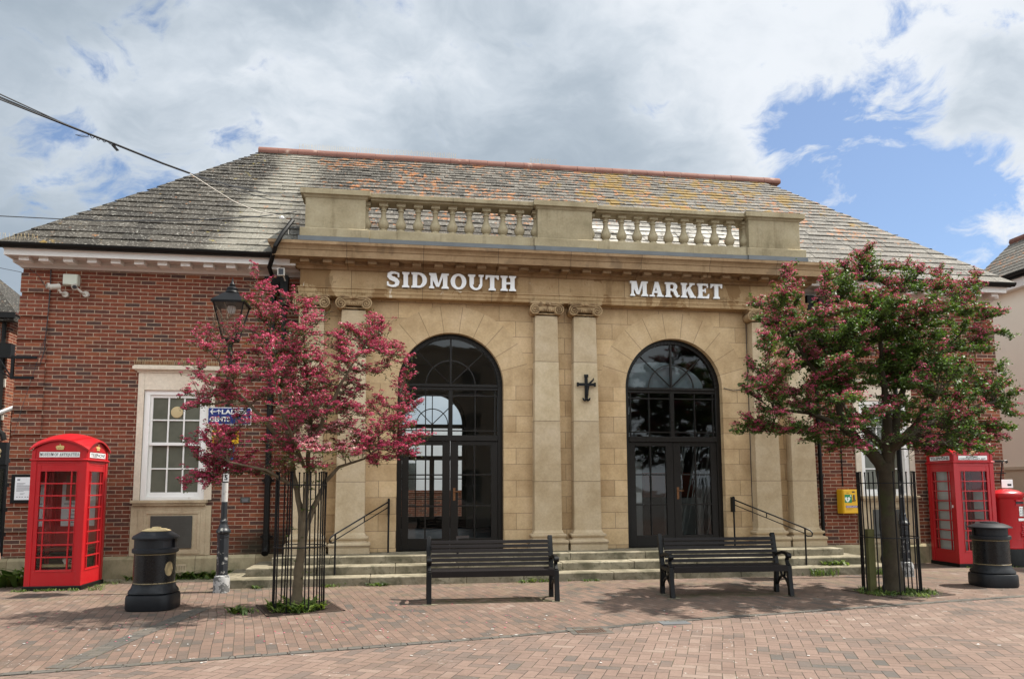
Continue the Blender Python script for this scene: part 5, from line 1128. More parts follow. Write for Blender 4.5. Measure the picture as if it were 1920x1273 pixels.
# ------------------------------------------------------------------ things fixed to the walls
t = thing('iron_cross', (3.59, 14.2, 3.55), 'black wrought iron cross with anchor flukes on the centre pilaster', 'wall ornament'); b = MB()
b.box(3.560, 3.620, 14.175, 14.205, 3.33, 3.80).box(3.41, 3.7688, 14.165, 14.1748, 3.582, 3.640).box(3.550, 3.630, 14.162, 14.2048, 3.755, 3.81).box(3.40, 3.435, 14.155, 14.2, 3.572, 3.65).box(3.745, 3.78, 14.155, 14.2, 3.572, 3.65)
for s in (-1, 1): b.tube([(3.59, 14.185, 3.325), (3.59 + s * .035, 14.185, 3.30), (3.59 + s * .06, 14.183, 3.315), (3.59 + s * .072, 14.183, 3.35)], [.030, .026, .020, .012], 6)
b.tube([(3.60, 14.155, 3.38), (3.605, 14.165, 3.50), (3.63, 14.165, 3.60), (3.68, 14.165, 3.66), (3.725, 14.165, 3.70), (3.735, 14.165, 3.74)], [.024, .027, .025, .022, .018, .010], 6); b.build('ironwork', M_BLACK, t, bevel=.003)
def cctv(x, z, dx, lab):
    t = thing('security_camera', (x, 14.4, z), lab, 'security camera', 'security cameras under the eaves'); b = MB()
    d = Vector((dx, -.30, -.12)).normalized(); c = Vector((x, 14.33, z)); b.tube([c - d * .10, c + d * .08], .052, 12); b.tube([c + d * .08 + Vector((0, 0, .02)), c + d * .12 + Vector((0, 0, .03))], [.056, .05], 12, cap=False); b.build('housing', M_CCTV, t)
    b = MB(); b.tube([c + d * .081, c + d * .084], .038, 12); b.build('lens', M_INK, t)
    b = MB(); b.tube([c - d * .05, c + Vector((.09, .07, -.08)), c + Vector((.13, .17, -.09))], .022, 8).tube([c + Vector((.13, .15, -.09)), c + Vector((.13, .21, -.09))], .055, 12); b.build('bracket', M_CCTV, t)
cctv(-6.27, 5.255, -.35, 'left of two small bullet cameras under the box on the brick corner'); cctv(-5.92, 5.27, .12, 'right of two small bullet cameras, just below the pale box')
t = thing('junction_box', (-6.05, 14.5, 5.43), 'pale green grey box high on the left brick wall above the cameras', 'junction box'); b = MB(); b.box(-6.17, -5.915, 14.42, 14.55, 5.325, 5.53); b.build('casing', M_BOXCAB, t, smooth=0, bevel=.012); b = MB(); b.box(-6.16, -5.925, 14.41, 14.4198, 5.335, 5.52); b.build('cover', M_BOXCAB, t, smooth=0, bevel=.004)
t = thing('floodlight', (-2.22, 14.1, 5.60), 'small white floodlight tucked under the left end of the stone cornice', 'floodlight'); b = MB(); b.box(-2.30, -2.17, 13.95, 14.02, 5.52, 5.66); b.build('casing', M_CCTV, t, smooth=0, bevel=.006); b = MB(); b.box(-2.28, -2.19, 13.944, 13.949, 5.535, 5.645); b.build('glass', M_INK, t, smooth=0); b = MB(); b.tube([(-2.23, 14.02, 5.6), (-2.2, 14.25, 5.5)], .012, 6); b.build('arm', M_CCTV, t)
t = thing('bronze_plaque', (-4.12, 14.5, .82), 'large dark bronze memorial plaque below the left window', 'plaque'); b = MB(); b.box(-4.48, -3.76, YW - .06, YW - .0355, .53, 1.115); b.build('plate', M_BRONZE, t, smooth=0, bevel=.004)
b = MB()
for i in range(13): L_ = rng.uniform(.15, .29); z = 1.06 - .038 * i; b.box(-4.12 - L_, -4.12 + L_, YW - .0635, YW - .061, z - .006, z + .006)
b.build('raised_text', M_BRONZE, t, smooth=0)
t = thing('bronze_plaque', (10.16, 14.5, .82), 'brown memorial plaque below the window behind the right tree', 'plaque'); b = MB(); b.box(9.80, 10.52, YW - .06, YW - .0355, .53, 1.115); b.build('plate', M_BRONZE, t, smooth=0, bevel=.004)
t = thing('name_plate', (-2.85, 14.53, 1.395), 'small dark name plate on bricks right of the left lamp post', 'plaque'); b = MB(); b.box(-2.935, -2.765, YW - .02, YW - .001, 1.345, 1.445); b.build('plate', M_BRONZE, t, smooth=0, bevel=.003); b = MB(); b.box(-2.91, -2.79, YW - .0225, YW - .0205, 1.41, 1.42).box(-2.90, -2.80, YW - .0225, YW - .0205, 1.385, 1.394).box(-2.90, -2.80, YW - .0225, YW - .0205, 1.362, 1.371); b.build('raised_text', M_INK2, t, smooth=0)
t = thing('notice_board', (-6.6, 14.5, 1.6), 'black framed notice with white printed sheet behind the left telephone box', 'notice board'); b = MB(); b.box(-6.84, -6.34, YW - .07, YW - .03, 1.36, 1.87); b.build('frame', M_BLACK, t, smooth=0, bevel=.006); b = MB(); b.box(-6.77, -6.41, YW - .075, YW - .0705, 1.42, 1.82); sh_ = b.build('sheet', M_PAPER, t, smooth=0)
b = MB(); yq = YW - .0765
b.box(-6.74, -6.60, yq, yq + .001, 1.705, 1.715)
for i, (z, L_) in enumerate(((1.69, .11), (1.672, .27), (1.658, .26), (1.638, .27), (1.622, .24), (1.606, .26), (1.588, .28), (1.573, .12))): b.box(-6.74, -6.74 + L_, yq, yq + .001, z - .0035, z + .0035)
for x in (-6.735, -6.69, -6.65, -6.6, -6.56, -6.52, -6.48): b.box(x, x + .022, yq, yq + .001, 1.465, 1.478)
b.box(-6.735, -6.69, yq, yq + .001, 1.76, 1.79).box(-6.68, -6.6, yq, yq + .001, 1.53, 1.536).box(-6.68, -6.62, yq, yq + .001, 1.515, 1.521); b.build('print', M_INK2, sh_, smooth=0)
t = thing('sign_frame', (-6.9, 14.5, 3.8), 'empty black iron bracket frame on the left brick corner', 'bracket'); b = MB(); b.box(-6.95, -6.55, YW - .06, YW - .03, 3.955, 4.005).box(-6.95, -6.585, YW - .06, YW - .03, 3.585, 3.635).box(-6.98, -6.93, YW - .062, YW - .02, 3.58, 4.01)
b.tube([(-6.95, 14.5, 3.97), (-8.6, 14.45, 3.99)], .018, 6).tube([(-6.96, 14.5, 3.60), (-7.6, 14.47, 3.98)], .014, 6).tube([(-6.96, 14.5, 3.62), (-7.2, 14.48, 3.98)], .014, 6); b.build('ironwork', M_BLACK, t, smooth=0)
t = thing('defibrillator_cabinet', (9.2, 14.45, 1.3), 'yellow defibrillator cabinet with green heart sign on the right brick wall', 'defibrillator'); y = 14.34
b = MB(); b.box(9.02, 9.425, y, 14.549, 1.045, 1.54); b.build('case', M_YEL, t, smooth=0, bevel=.012); b = MB(); b.box(9.035, 9.415, y - .018, y - .0005, 1.055, 1.53); dr = b.build('door', M_YEL, t, smooth=0, bevel=.008)
y -= .019
b = MB(); b.box(9.055, 9.215, y - .002, y, 1.27, 1.435); gs = b.build('emblem', M_GREEN, dr, smooth=0)
b = MB(); hp = [(0, -.062), (.035, -.03), (.055, 0), (.058, .022), (.045, .042), (.025, .045), (.008, .035), (0, .022), (-.008, .035), (-.025, .045), (-.045, .042), (-.058, .022), (-.055, 0), (-.035, -.03)]
b.prism([(9.12 + a, 1.338 + c) for a, c in hp], XZ(), y - .0035, y - .0022)
b.prism([(9.19 + a, 1.408 + c) for a, c in ((0, .024), (.006, .006), (.022, 0), (.006, -.006), (0, -.024), (-.006, -.006), (-.022, 0), (-.006, .006))], XZ(), y - .0035, y - .0022); b.build('heart', M_SIGNW, gs, smooth=0)
b = MB(); b.prism([(9.118, 1.375), (9.100, 1.325), (9.118, 1.330), (9.110, 1.295), (9.135, 1.345), (9.118, 1.340), (9.128, 1.375)], XZ(), y - .0045, y - .0038); b.build('bolt', M_GREEN, gs, smooth=0)
b = MB(); b.box(9.075, 9.335, y - .002, y, 1.165, 1.21); ps = b.build('purple_label', M_PURP, dr, smooth=0); b = MB(); plain_text(b, 'DEFIBRILLATOR', 9.085, 9.325, 1.175, 1.20, lambda a, c: (a, y - .003, c), .01); b.build('label_text', M_SIGNW, ps, smooth=0)
b = MB(); b.box(9.225, 9.285, y - .003, y, 1.475, 1.502).tube([(9.26, y - .012, 1.43), (9.26, y - .012, 1.33)], .012, 6).tube([(9.22, y - .012, 1.31), (9.285, y - .012, 1.31), (9.285, y - .012, 1.33)], .009, 6); b.build('lock', M_INK, dr)
b = MB(); b.box(9.27, 9.285, y - .004, y - .0005, 1.33, 1.43); b.build('keypad', M_CCTV, dr, smooth=0)
b = MB(); b.box(9.08, 9.24, y - .0012, y, 1.145, 1.15).box(9.08, 9.2, y - .0012, y, 1.125, 1.13).box(9.10, 9.15, y - .0012, y, 1.465, 1.475); b.build('small_print', M_TIMBER, dr, smooth=0)

# ------------------------------------------------------------------ overhead cables
def cat(pts, rad, mb): mb.tube(pts, rad, 5)
t = thing('overhead_cable', (-3.5, 11, 6.4), 'bundle of black overhead cables sloping to the left end of the parapet', 'cable')
b = MB(); base_pts = [(-5.6, 7.0, 6.03), (-5.1, 8.0, 6.03), (-4.64, 9.0, 6.10), (-4.28, 9.75, 6.20), (-3.93, 10.48, 6.30), (-3.55, 11.27, 6.40), (-3.30, 11.75, 6.47)]
for k, (ox, oz) in enumerate(((0, 0), (.012, .02), (-.02, .055), (.02, .085), (-.01, -.02))):
    pts = []
    for i, p in enumerate(base_pts):
        f_ = max(0, 1 - i / 3.2); pts.append((p[0] + ox * f_ + .006 * (k - 2), p[1], p[2] + oz * f_ * 1.6 + .006 * math.sin(k * 2.1)))
    b.tube(pts, .0085, 5)
b.build('strands', M_CABLE, t)
b = MB()
for e in ((-1.99, 14.42, 7.10), (-1.98, 14.40, 7.24), (-1.96, 14.38, 7.28)): b.tube([(-3.30, 11.75, 6.47), (-2.9, 12.6, 6.60 + (e[2] - 7.1) * .3), (-2.4, 13.6, 6.82 + (e[2] - 7.1) * .6), e], .0075, 5)
b.build('branches', M_CABLE, t)
b = MB(); b.tube([(-3.30, 11.75, 6.47), (-3.05, 12.2, 6.42), (-2.85, 12.7, 6.42), (-2.55, 13.2, 6.44), (-2.30, 13.7, 6.57), (-2.22, 13.95, 6.62)], .007, 5); b.tube([(-2.22, 13.95, 6.62), (-2.15, 14.05, 6.6), (-2.14, 14.1, 6.35)], .005, 4); b.build('drop_cable', M_CCTV, t)
b = MB(); b.sphere((-2.24, 13.9, 6.60), (.045, .03, .032), 8, 6); b.build('insulator', M_SIGNW, t)
b = MB(); p = Vector((-3.93, 10.48, 6.26)); b.loft([[p + Vector((-.05, 0, .03)), p + Vector((.0, .02, .03)), p + Vector((0, -.02, .03))], [p + Vector((.03, 0, -.06)), p + Vector((.06, .02, -.04)), p + Vector((.06, -.02, -.04))]])
pts = []
for i in range(34): q = i / 33; pts.append((-4.12 + .2 * q, 10.1 + .4 * q, 6.245 + .055 * q + .018 * math.sin(q * 30) - .02 * (1 - q))); 
b.tube(pts, .005, 4); b.tube([(-4.22, 9.98, 6.17), (-4.16, 10.05, 6.20), (-4.10, 10.1, 6.205), (-4.16, 10.05, 6.18), (-4.22, 9.98, 6.17)], .004, 4); b.build('splice', M_CABLE, t)
t = thing('overhead_cable', (-5, 13.8, 6.4), 'thin black cable running level across the left roof slope', 'cable'); b = MB()
b.tube([(-9.5, 13.5, 6.36), (-7.2, 13.75, 6.335), (-5.4, 13.85, 6.36), (-3.9, 13.9, 6.46), (-2.7, 13.98, 6.62), (-2.0, 14.05, 6.78)], .009, 5); b.build('strand', M_CABLE, t)
t = thing('overhead_cable', (-9, 14.4, 5.4), 'slack thin wire running off from the top left brick corner', 'cable'); b = MB(); b.tube([(-6.9, 14.5, 5.55), (-7.5, 14.3, 5.62), (-8.3, 14.0, 5.85), (-9.5, 13.6, 6.3)], .005, 4); b.build('strand', M_CABLE, t)

# ------------------------------------------------------------------ small ironwork in the paving
t = thing('drain_grate', (2.13, 8.45, 0), 'small rusty drain grate set in the grey kerb line', 'drain grate'); b = MB(); b.box(1.97, 2.30, 8.31, 8.335, -.02, .007).box(1.97, 2.30, 8.575, 8.60, -.02, .007).box(1.97, 1.995, 8.335, 8.575, -.02, .007).box(2.275, 2.30, 8.335, 8.575, -.02, .007)
for i in range(9): b.box(2.003 + .03 * i, 2.019 + .03 * i, 8.335, 8.575, -.02, .006)
b.build('grating', m_plain('rusty_iron', (.075, .042, .028), .8, var=.4, bump=.4), t, smooth=0); b = MB(); b.box(1.90, 2.37, 8.24, 8.305, -.02, .005).box(1.90, 2.37, 8.605, 8.67, -.02, .005).box(1.90, 1.965, 8.305, 8.605, -.02, .005).box(2.305, 2.37, 8.305, 8.605, -.02, .005).box(1.995, 2.275, 8.335, 8.575, -.02, .0012); b.build('surround', M_BAND, t, smooth=0)
t = thing('inspection_cover', (3.28, 8.78, 0), 'dark grey metal inspection cover in the kerb line right of the drain', 'inspection cover'); b = MB(); b.box(3.07, 3.42, 8.63, 8.83, -.02, .008); b.build('plate', M_LEAD, t, smooth=0)

# ------------------------------------------------------------------ stored things seen through the right doors
for i in range(13):
    x = 5.55 + .075 * i + rng.uniform(-.02, .02); dx_ = rng.uniform(.42, .62); h = rng.uniform(1.7, 2.35); y0 = 15.35 + .07 * (i % 4)
    b = MB(); b.loft([[(x + a, y0 + c, .405) for a, c in ((-.009, -.012), (.009, -.012), (.009, .012), (-.009, .012))], [(x + dx_ + a, y0 + .25 + c, .405 + h) for a, c in ((-.009, -.012), (.009, -.012), (.009, .012), (-.009, .012))]])
    o = b.build('leaning_rod', M_BOARD, smooth=0); tag(o, 'thin pale rod leaning inside behind the right door glass', 'rod', 'pale rods leaning inside the right doors')
def store(name, x0, x1, y0, y1, z0, z1, mat, lab, cat_):
    b = MB(); b.box(x0, x1, y0, y1, z0, z1).box(x0 + .04, x1 - .04, y0 - .012, y0, z0 + .05, z1 - .05); tag(b.build(name, mat, smooth=0, bevel=.006), lab, cat_)
store('stacked_panel', 6.05, 6.95, 16.6, 16.75, .405, 1.35, M_BOARD, 'pale upright panels standing behind the leaning rods indoors', 'panel')
store('red_chest', 5.7, 7.0, 17.2, 17.8, 1.36, 1.95, M_TIMBER, 'rust red box behind the rods inside the right doors', 'chest')
store('red_chest_stand', 5.6, 7.1, 17.0, 17.9, .405, 1.3598, M_DOOR, 'dark cupboard under the rust red box indoors', 'cupboard')
store('white_screen', 4.95, 5.55, 16.8, 16.88, .405, 2.2, M_BOARD, 'tall white folding screen inside the right doors', 'screen')
b = MB(); A_ = [(5.5 - .3 + 1.03 * math.cos(R(a)), 3.64 + .54 * math.sin(R(a))) for a in range(0, 181, 6)]; A_ = [(max(x_, 4.59), z_) for x_, z_ in A_]; b.prism(A_, XZ(), 14.74, 14.75); tag(b.build('sky_light_panel', m_plain('blue_grey_sky_tint', (.34, .38, .42), .8), smooth=0), 'pale blue grey panel added behind the right fanlight, shaped as the pale light in it', 'light stand-in')  # panel added in the shape of the pale light in the fanlight
b = MB(); b.box(4.72, 4.83, 14.665, 14.668, 1.29, 1.50); tag(b.build('door_notice', M_PAPER, smooth=0), 'small white notice behind the lower left pane of the right doors', 'notice')

# ------------------------------------------------------------------ neighbours
YE = 18.5
t = thing('cream_building', (18, 15, 0), 'tall cream rendered building with slate roof beyond the right corner', 'building'); X0 = 16.2
b = MB(); b.prism([(X0, -.02), (20, -.02), (20, 7.0), (X0 + 1.2, 8.3), (X0, 7.0)], lambda a, c, d: (a, d, c), 12.2, YE); b.build('wall', M_CREAM, t, smooth=0)
b = MB(); b.box(X0 - .06, X0, 12.2, YE, 2.02, 2.10); b.build('string_course', M_CREAM2, t, smooth=0)
b = MB(); b.box(X0 - .03, X0 - .001, 12.2, YE, -.02, 2.02); b.build('ground_storey', M_CREAM2, t, smooth=0)
b = MB(); b.box(X0 - .22, X0 - .01, 12.2, YE + .1, 6.78, 7.02); b.build('fascia', M_FASCIA, t, smooth=0)
b = MB(); b.prism([(X0 - .36 + .07 * math.cos(R(a)), 7.13 + .07 * math.sin(R(a))) for a in range(180, 361, 20)], lambda a, c, d: (a, d, c), 12.2, YE + .1); b.box(X0 - .30, X0, 12.2, YE + .1, 7.021, 7.12); b.build('gutter', M_GUTTER, t)
b = MB()
k = 0; V = []; F = []; rn = []
tt = 0; 
while tt < 2.05:
    y = 12.0 + rng.uniform(-.2, 0)
    while y < YE + .05:
        wd = .33; x = X0 - .42 + tt * .75; z = 7.13 + tt * .66; o = len(V); h = .02
        ye = min(y + wd - .005, YE + .12)
        V += [(x - .02, y, z + h), (x - .02, ye, z + h), (x + .30, ye, z + .27), (x + .30, y, z + .27), (x - .02, y, z + h - .012), (x - .02, ye, z + h - .012)]; F += [(o, o + 1, o + 2, o + 3), (o + 4, o + 5, o + 1, o)]; q = rng.random(); rn += [q, q]; y += wd
    tt += .2
me = bpy.data.meshes.new('slate_roof'); me.from_pydata(V, [], F); me.attributes.new('rnd', 'FLOAT', 'FACE').data.foreach_set('value', rn); r_ = link('slate_roof', me, M_SLATE, t, smooth=0)
b = MB(); b.add([(X0 - .40, 12, 7.12), (X0 - .40, YE + .1, 7.12), (X0 + 1.2, YE + .1, 8.53), (X0 + 1.2, 12, 8.53), (20, YE + .1, 6.95), (20, 12, 6.95)], [(0, 1, 2, 3), (3, 2, 4, 5)]); b.build('roof_deck', M_LEAD, r_, smooth=0)
b = MB(); b.tube([(X0 + 1.2, 12, 8.57), (X0 + 1.2, YE + .1, 8.57)], .12, 8); b.build('ridge_tiles', M_TERRA, r_)

t = thing('brick_house', (-10, 20, 0), 'brick and cream banded house with slate eaves past the left corner', 'house')
b = MB(); b.box(-16, -9.72, 20, 23, 2.75, 6.0).box(-9.7198, -9.45, 20.4, 22.6, 2.75, 5.6); b.build('wall', M_BRICK_L, t, smooth=0)
b = MB()
for z0, z1 in ((4.12, 4.32), (3.30, 3.42)): b.box(-16, -9.715, 19.98, 20, z0, z1)
b.box(-9.56, -9.44, 20.35, 20.42, 2.75, 3.9); b.build('stone_bands', M_CREAM, t, smooth=0)
b = MB(); b.add([(-16, 19.7, 5.95), (-9.45, 19.7, 5.95), (-11.2, 21.4, 7.6), (-16, 21.4, 7.6), (-9.45, 23.1, 5.95)], [(0, 1, 2, 3), (1, 4, 2)]); b.add([(-16, 19.7, 5.82), (-9.45, 19.7, 5.82), (-9.45, 23.1, 5.82), (-9.45, 19.7, 5.94), (-16, 19.7, 5.94)], [(0, 1, 3, 4)]); b.box(-16, -9.5, 19.72, 20, 5.74, 5.92); b.build('roof', M_SLATE, t, smooth=0)
b = MB(); b.box(-16, -9.46, 19.66, 19.72, 5.80, 5.94); b.build('gutter', M_GUTTER, t, smooth=0)
b = MB(); b.tube([(-9.80, 19.92, 5.75), (-9.80, 19.92, 5.15)], .05, 8).box(-9.93, -9.55, 19.78, 19.99, 4.86, 5.18).tube([(-9.80, 19.92, 4.9), (-9.80, 19.92, 3.15), (-9.76, 19.9, 3.02), (-9.66, 19.9, 2.95), (-9.62, 19.9, 2.8)], .065, 8); b.build('downpipe', M_GUTTER, t)
b = MB(); b.box(-10.6, -9.92, 19.95, 20, 4.55, 5.58); pn = b.build('window_frame', M_WHITE, t, smooth=0); b = MB()
for i in range(120): x, z = rng.uniform(-10.55, -9.95), rng.uniform(4.6, 5.53); b.box(x, x + rng.uniform(.012, .035), 19.945, 19.949, z, z + rng.uniform(.015, .05))
b.build('pierced_pattern', M_INK2, pn, smooth=0)
b = MB(); b.box(-16, -9.50, 19.85, 29, 0, 2.2).box(-16, -9.50, 19.78, 20, 2.2, 2.74); b.build('shopfront', M_BLACK, t, smooth=0)
b = MB(); b.box(-9.78, -9.55, 19.82, 19.849, .1, 2.1); b.build('shop_window', M_GLASS, t, smooth=0)
b = MB(); 
for r0, cz in ((.085, 2.52), (.075, 2.40)): b.tube([(-9.70 + r0 * math.cos(R(a)), 19.775, cz + r0 * .85 * math.sin(R(a))) for a in range(-100, 110, 15)], .008, 4)
b.tube([(-9.76, 19.775, 2.62), (-9.755, 19.775, 2.32)], .008, 4); b.build('gilt_monogram', M_TAN, t)
t = thing('white_pole', (-9.6, 18.5, 3), 'white tilted pole jutting in at the far left', 'pole'); b = MB(); b.tube([(-9.9, 18.6, 3.0), (-8.72, 18.6, 3.52)], .05, 8); b.build('shaft', M_WHITE, t)
t = thing('stone_house', (-10.5, 27, 0), 'house with orange tiled gable far beyond the left corner', 'house'); b = MB(); b.box(-13.8, -11.4, 27, 33, 0, 7.2); b.build('wall', M_TERRA, t, smooth=0); b = MB(); b.add([(-13.9, 26.9, 7.2), (-11.3, 26.9, 7.2), (-12.6, 26.9, 8.2), (-13.9, 33, 7.2), (-11.3, 33, 7.2), (-12.6, 33, 8.2)], [(0, 1, 2), (0, 2, 5, 3), (1, 4, 5, 2)]); b.build('roof', M_TERRA, t, smooth=0)
# white yard wall behind the hall, seen through both pairs of doors
t = thing('white_house', (1.5, 31, 0), 'white rendered house seen through the hall from the left doorway', 'house'); b = MB(); b.box(-8, 14, 31, 36, 0, 4.1); b.build('wall', M_LETTER, t, smooth=0); b = MB(); b.box(-.2, .6, 30.96, 31, 1.2, 2.6); b.build('window', M_GLASS, t, smooth=0)
# the street frontage the hall looks at (it shows in the door glass)
t = thing('garden_wall', (1.5, 28, 0), 'low dark wall in the yard seen through the hall doors', 'wall'); b = MB(); b.box(-8, 14, 28, 28.3, 0, 1.42).box(-8, 14, 27.95, 28.35, 1.42, 1.50); b.build('brickwork', M_BRICK_L, t, smooth=0)
t = thing('terrace_opposite', (-3, -9, 0), 'cream terrace opposite the hall, reflected in the door glass', 'terrace'); b = MB(); b.box(-24, 7.2, -17, -9, 0, 8.6); b.build('wall', M_CREAM2, t, smooth=0)
b = MB(); g = MB()
for x in range(-21, 7, 4):
    for z0, z1 in ((.9, 2.5), (4.0, 5.4), (6.4, 7.6)): g.box(x, x + 1.1, -9, -8.98, z0, z1); b.box(x - .08, x + 1.18, -9, -8.985 + .03, z0 - .1, z0 - .001).box(x + .53, x + .57, -8.979, -8.96, z0, z1).box(x, x + 1.1, -8.979, -8.96, (z0 + z1) / 2 - .02, (z0 + z1) / 2 + .02)
g.build('window_glass', M_FROST, t, smooth=0); b.build('window_bars', M_WHITE, t, smooth=0)
b = MB(); b.box(-24, 7.4, -17.2, -8.75, 8.6, 8.8); b.build('parapet', M_CREAM2, t, smooth=0)
# ------------------------------------------------------------------ trees
def quads(name, Q, rnd, mat, parent):
    Q = np.asarray(Q, dtype=np.float64); n = len(Q); me = bpy.data.meshes.new(name)
    me.vertices.add(4 * n); me.vertices.foreach_set('co', Q.reshape(-1)); me.loops.add(4 * n); me.loops.foreach_set('vertex_index', np.arange(4 * n, dtype=np.int32))
    me.polygons.add(n); me.polygons.foreach_set('loop_start', np.arange(0, 4 * n, 4, dtype=np.int32)); me.update(calc_edges=True); me.validate()
    me.attributes.new('rnd', 'FLOAT', 'FACE').data.foreach_set('value', np.asarray(rnd, dtype=np.float32))
    me.materials.append(mat); o = bpy.data.objects.new(name, me); COL.objects.link(o)
    if parent is not None:
        o.parent = parent
        if parent.type == 'EMPTY': o.location = -Vector(parent.location)
    return o
G = np.random.default_rng(11)
def unit(n): v = G.normal(size=(n, 3)); return v / np.linalg.norm(v, axis=1)[:, None]
def patch(c, nrm, a, b, fold=.25):
    """folded leaf-shaped quads: centre c, normal nrm, half length a, half width b"""
    n = len(c); t = np.cross(nrm, unit(n)); t /= np.linalg.norm(t, axis=1)[:, None] + 1e-9; s = np.cross(nrm, t)
    a = a[:, None]; b = b[:, None]
    return np.stack([c - t * a, c + s * b + nrm * b * fold - t * a * .1, c + t * a, c - s * b + nrm * b * fold - t * a * .1], axis=1)

def hawthorn(loc, label, limbs, tips, cy, dr, fill, leafy, bark, mleaf, mblos, fixed=(0, 0), extra=()):
    t = thing('hawthorn_tree', loc, label, 'tree', 'flowering hawthorn trees')
    r = random.Random(5 + leafy); wood = MB(); anchors = []
    for pts, rads in limbs:
        fine = []; fr = []
        for i in range(len(pts) - 1):
            for k in range(4):
                f = k / 4; p = Vector(pts[i]).lerp(Vector(pts[i + 1]), f); p += Vector((r.uniform(-1, 1), r.uniform(-1, 1), 0)) * .012 * (i > 0); fine.append(p); fr.append((rads[i] + (rads[i + 1] - rads[i]) * f) * r.uniform(.90, 1.10))
        fine.append(Vector(pts[-1])); fr.append(rads[-1]); wood.tube(fine, fr, 10)
        for p, q in zip(fine, fr):
            if p.z > fixed[0]: anchors.append((p, q))
    sprays = []
    xs = [p[0] for p in tips]; zs = [p[1] for p in tips]; xc, zc = (min(xs) + max(xs)) / 2, (min(zs) + max(zs)) / 2; hx, hz = (max(xs) - min(xs)) / 2, (max(zs) - min(zs)) / 2
    T = []
    for (x, z) in tips:
        q = min(1, math.hypot((x - xc) / hx, (z - zc) / hz)); d = dr * math.sqrt(max(0.02, 1 - q * q)); yy = cy + r.uniform(-d, d * .9) - .15 * d; T.append(Vector((x * yy / cy, yy, 1.62 + (z - 1.62) * yy / cy)))
    for e in extra: T.append(Vector(e))
    for _ in range(fill):
        a = r.uniform(0, 2 * math.pi); u = r.uniform(-.9, 1); k = r.uniform(.2, .86); c = math.sqrt(1 - u * u)
        T.append(Vector((xc + hx * k * c * math.cos(a), cy + dr * k * c * math.sin(a), zc + hz * k * u)))
    pos = []; dirs = []; wts = []
    def walk(p0, p1, rad, depth, n):
        L = (p1 - p0).length; pts = []
        bend = Vector((r.uniform(-1, 1), r.uniform(-1, 1), r.uniform(-.2, .8))) * L * .10
        for i in range(n + 1):
            f = i / n; p = p0.lerp(p1, f) + bend * math.sin(math.pi * f) + Vector((r.uniform(-1, 1), r.uniform(-1, 1), r.uniform(-1, 1))) * L * .018 * (0 < i < n); pts.append(p)
        wood.tube(pts, [rad * (1 - .8 * i / n) + .0015 for i in range(n + 1)], 5 if depth < 2 else 3, cap=False); return pts
    for tip in T:
        best = min(anchors, key=lambda q: (q[0] - tip).length + (0 if q[0].z < tip.z + .15 else 1.2) * .8)
        p0, q0 = best; L = (tip - p0).length; n = max(5, int(L / .075)); main = walk(p0, tip, min(q0 * .6, .006 + .007 * L), 1, n); d = (tip - p0).normalized()
        for i in range(1, n + 1):
            f = i / n
            if f < .18: continue
            if f > .5 and L > .5: anchors.append((main[i], .010)) if r.random() < .25 and f < .7 else None
            for _ in range(3):
                a = r.uniform(0, 2 * math.pi); side = Vector((math.cos(a), math.sin(a), r.uniform(-.12, .75))); dd = (side * .8 + d * .65).normalized(); l = r.uniform(.10, .36) * (1.25 - .70 * f)
                tw = walk(main[i], main[i] + dd * l, .0035, 2, 3)
                for j in range(1, 4):
                    pos.append(tw[j]); dirs.append(dd); wts.append(f)
                    if r.random() < .5: pos.append(tw[j].lerp(tw[j - 1], .5) + Vector((r.uniform(-1, 1), r.uniform(-1, 1), r.uniform(-1, 1))) * .02); dirs.append(dd); wts.append(f)
    wood.build('trunk', bark, t, smooth=60, recalc=False)
    P = np.array([tuple(p) for p in pos])
    if not leafy: q_ = G.random(len(P)); P = P[~(((P[:, 0] < -2.07) & (P[:, 2] > 3.80)) | ((P[:, 0] < -2.0) & (P[:, 2] > 3.5) & (q_ < .45)) | ((P[:, 2] > 3.4) & (P[:, 0] > -1.14) & (P[:, 0] < -.86) & (q_ < .85)) | ((P[:, 0] > -2.5) & (P[:, 0] < -1.93) & (P[:, 2] > 2.42) & (P[:, 2] < 2.74) & (q_ < .72)))]
    if leafy: q_ = G.random(len(P)); P = P[~((np.abs(P[:, 0] - 7.25) < .62) & (P[:, 1] < cy + .3) & (((P[:, 2] < 2.5) & (q_ < .9)) | ((P[:, 2] < 2.8) & (q_ < .5))))]
    N = len(P)
    # flowers gather where the crown is open to the light: its outer and upper parts
    rel = np.sqrt(((P[:, 0] - xc) / hx) ** 2 + ((P[:, 1] - cy) / dr) ** 2 + ((P[:, 2] - zc) / hz) ** 2)
    if leafy:
        clump = np.sin(P[:, 0] * 5.1 + 1.3) * np.sin(P[:, 1] * 4.3 + .4) * np.sin(P[:, 2] * 6.7 + 2.0)
        clump = clump + .5 * np.sin(P[:, 0] * 11 + P[:, 2] * 7) * np.sin(P[:, 1] * 9 + P[:, 2] * 5); pf = np.where(clump + .9 * (np.clip(rel, 0, 1.1) - .62) + .28 * (P[:, 2] - zc) / hz - .22 * (P[:, 0] - xc) / hx > .30, .85, .05); nl, nf = 5, 18
    else: pf = np.clip(.36 + .45 * (rel - .35), .22, .85); nl, nf = 3, 20
    fm = G.random(N) < pf; C = P[fm]; K = len(C)
    c = np.repeat(C, nf, 0); u = unit(K * nf); u[:, 2] = np.abs(u[:, 2]) * .8 - .08
    R_ = np.repeat(G.uniform(.020, .040, K) * (1.35 if leafy else 1), nf)[:, None]; c = c + u * R_ + np.array([0, 0, .012])
    tone = np.clip(np.repeat(G.beta(2.2, 2.2, K), nf) * .8 + G.normal(.08, .10, K * nf), 0, 1)
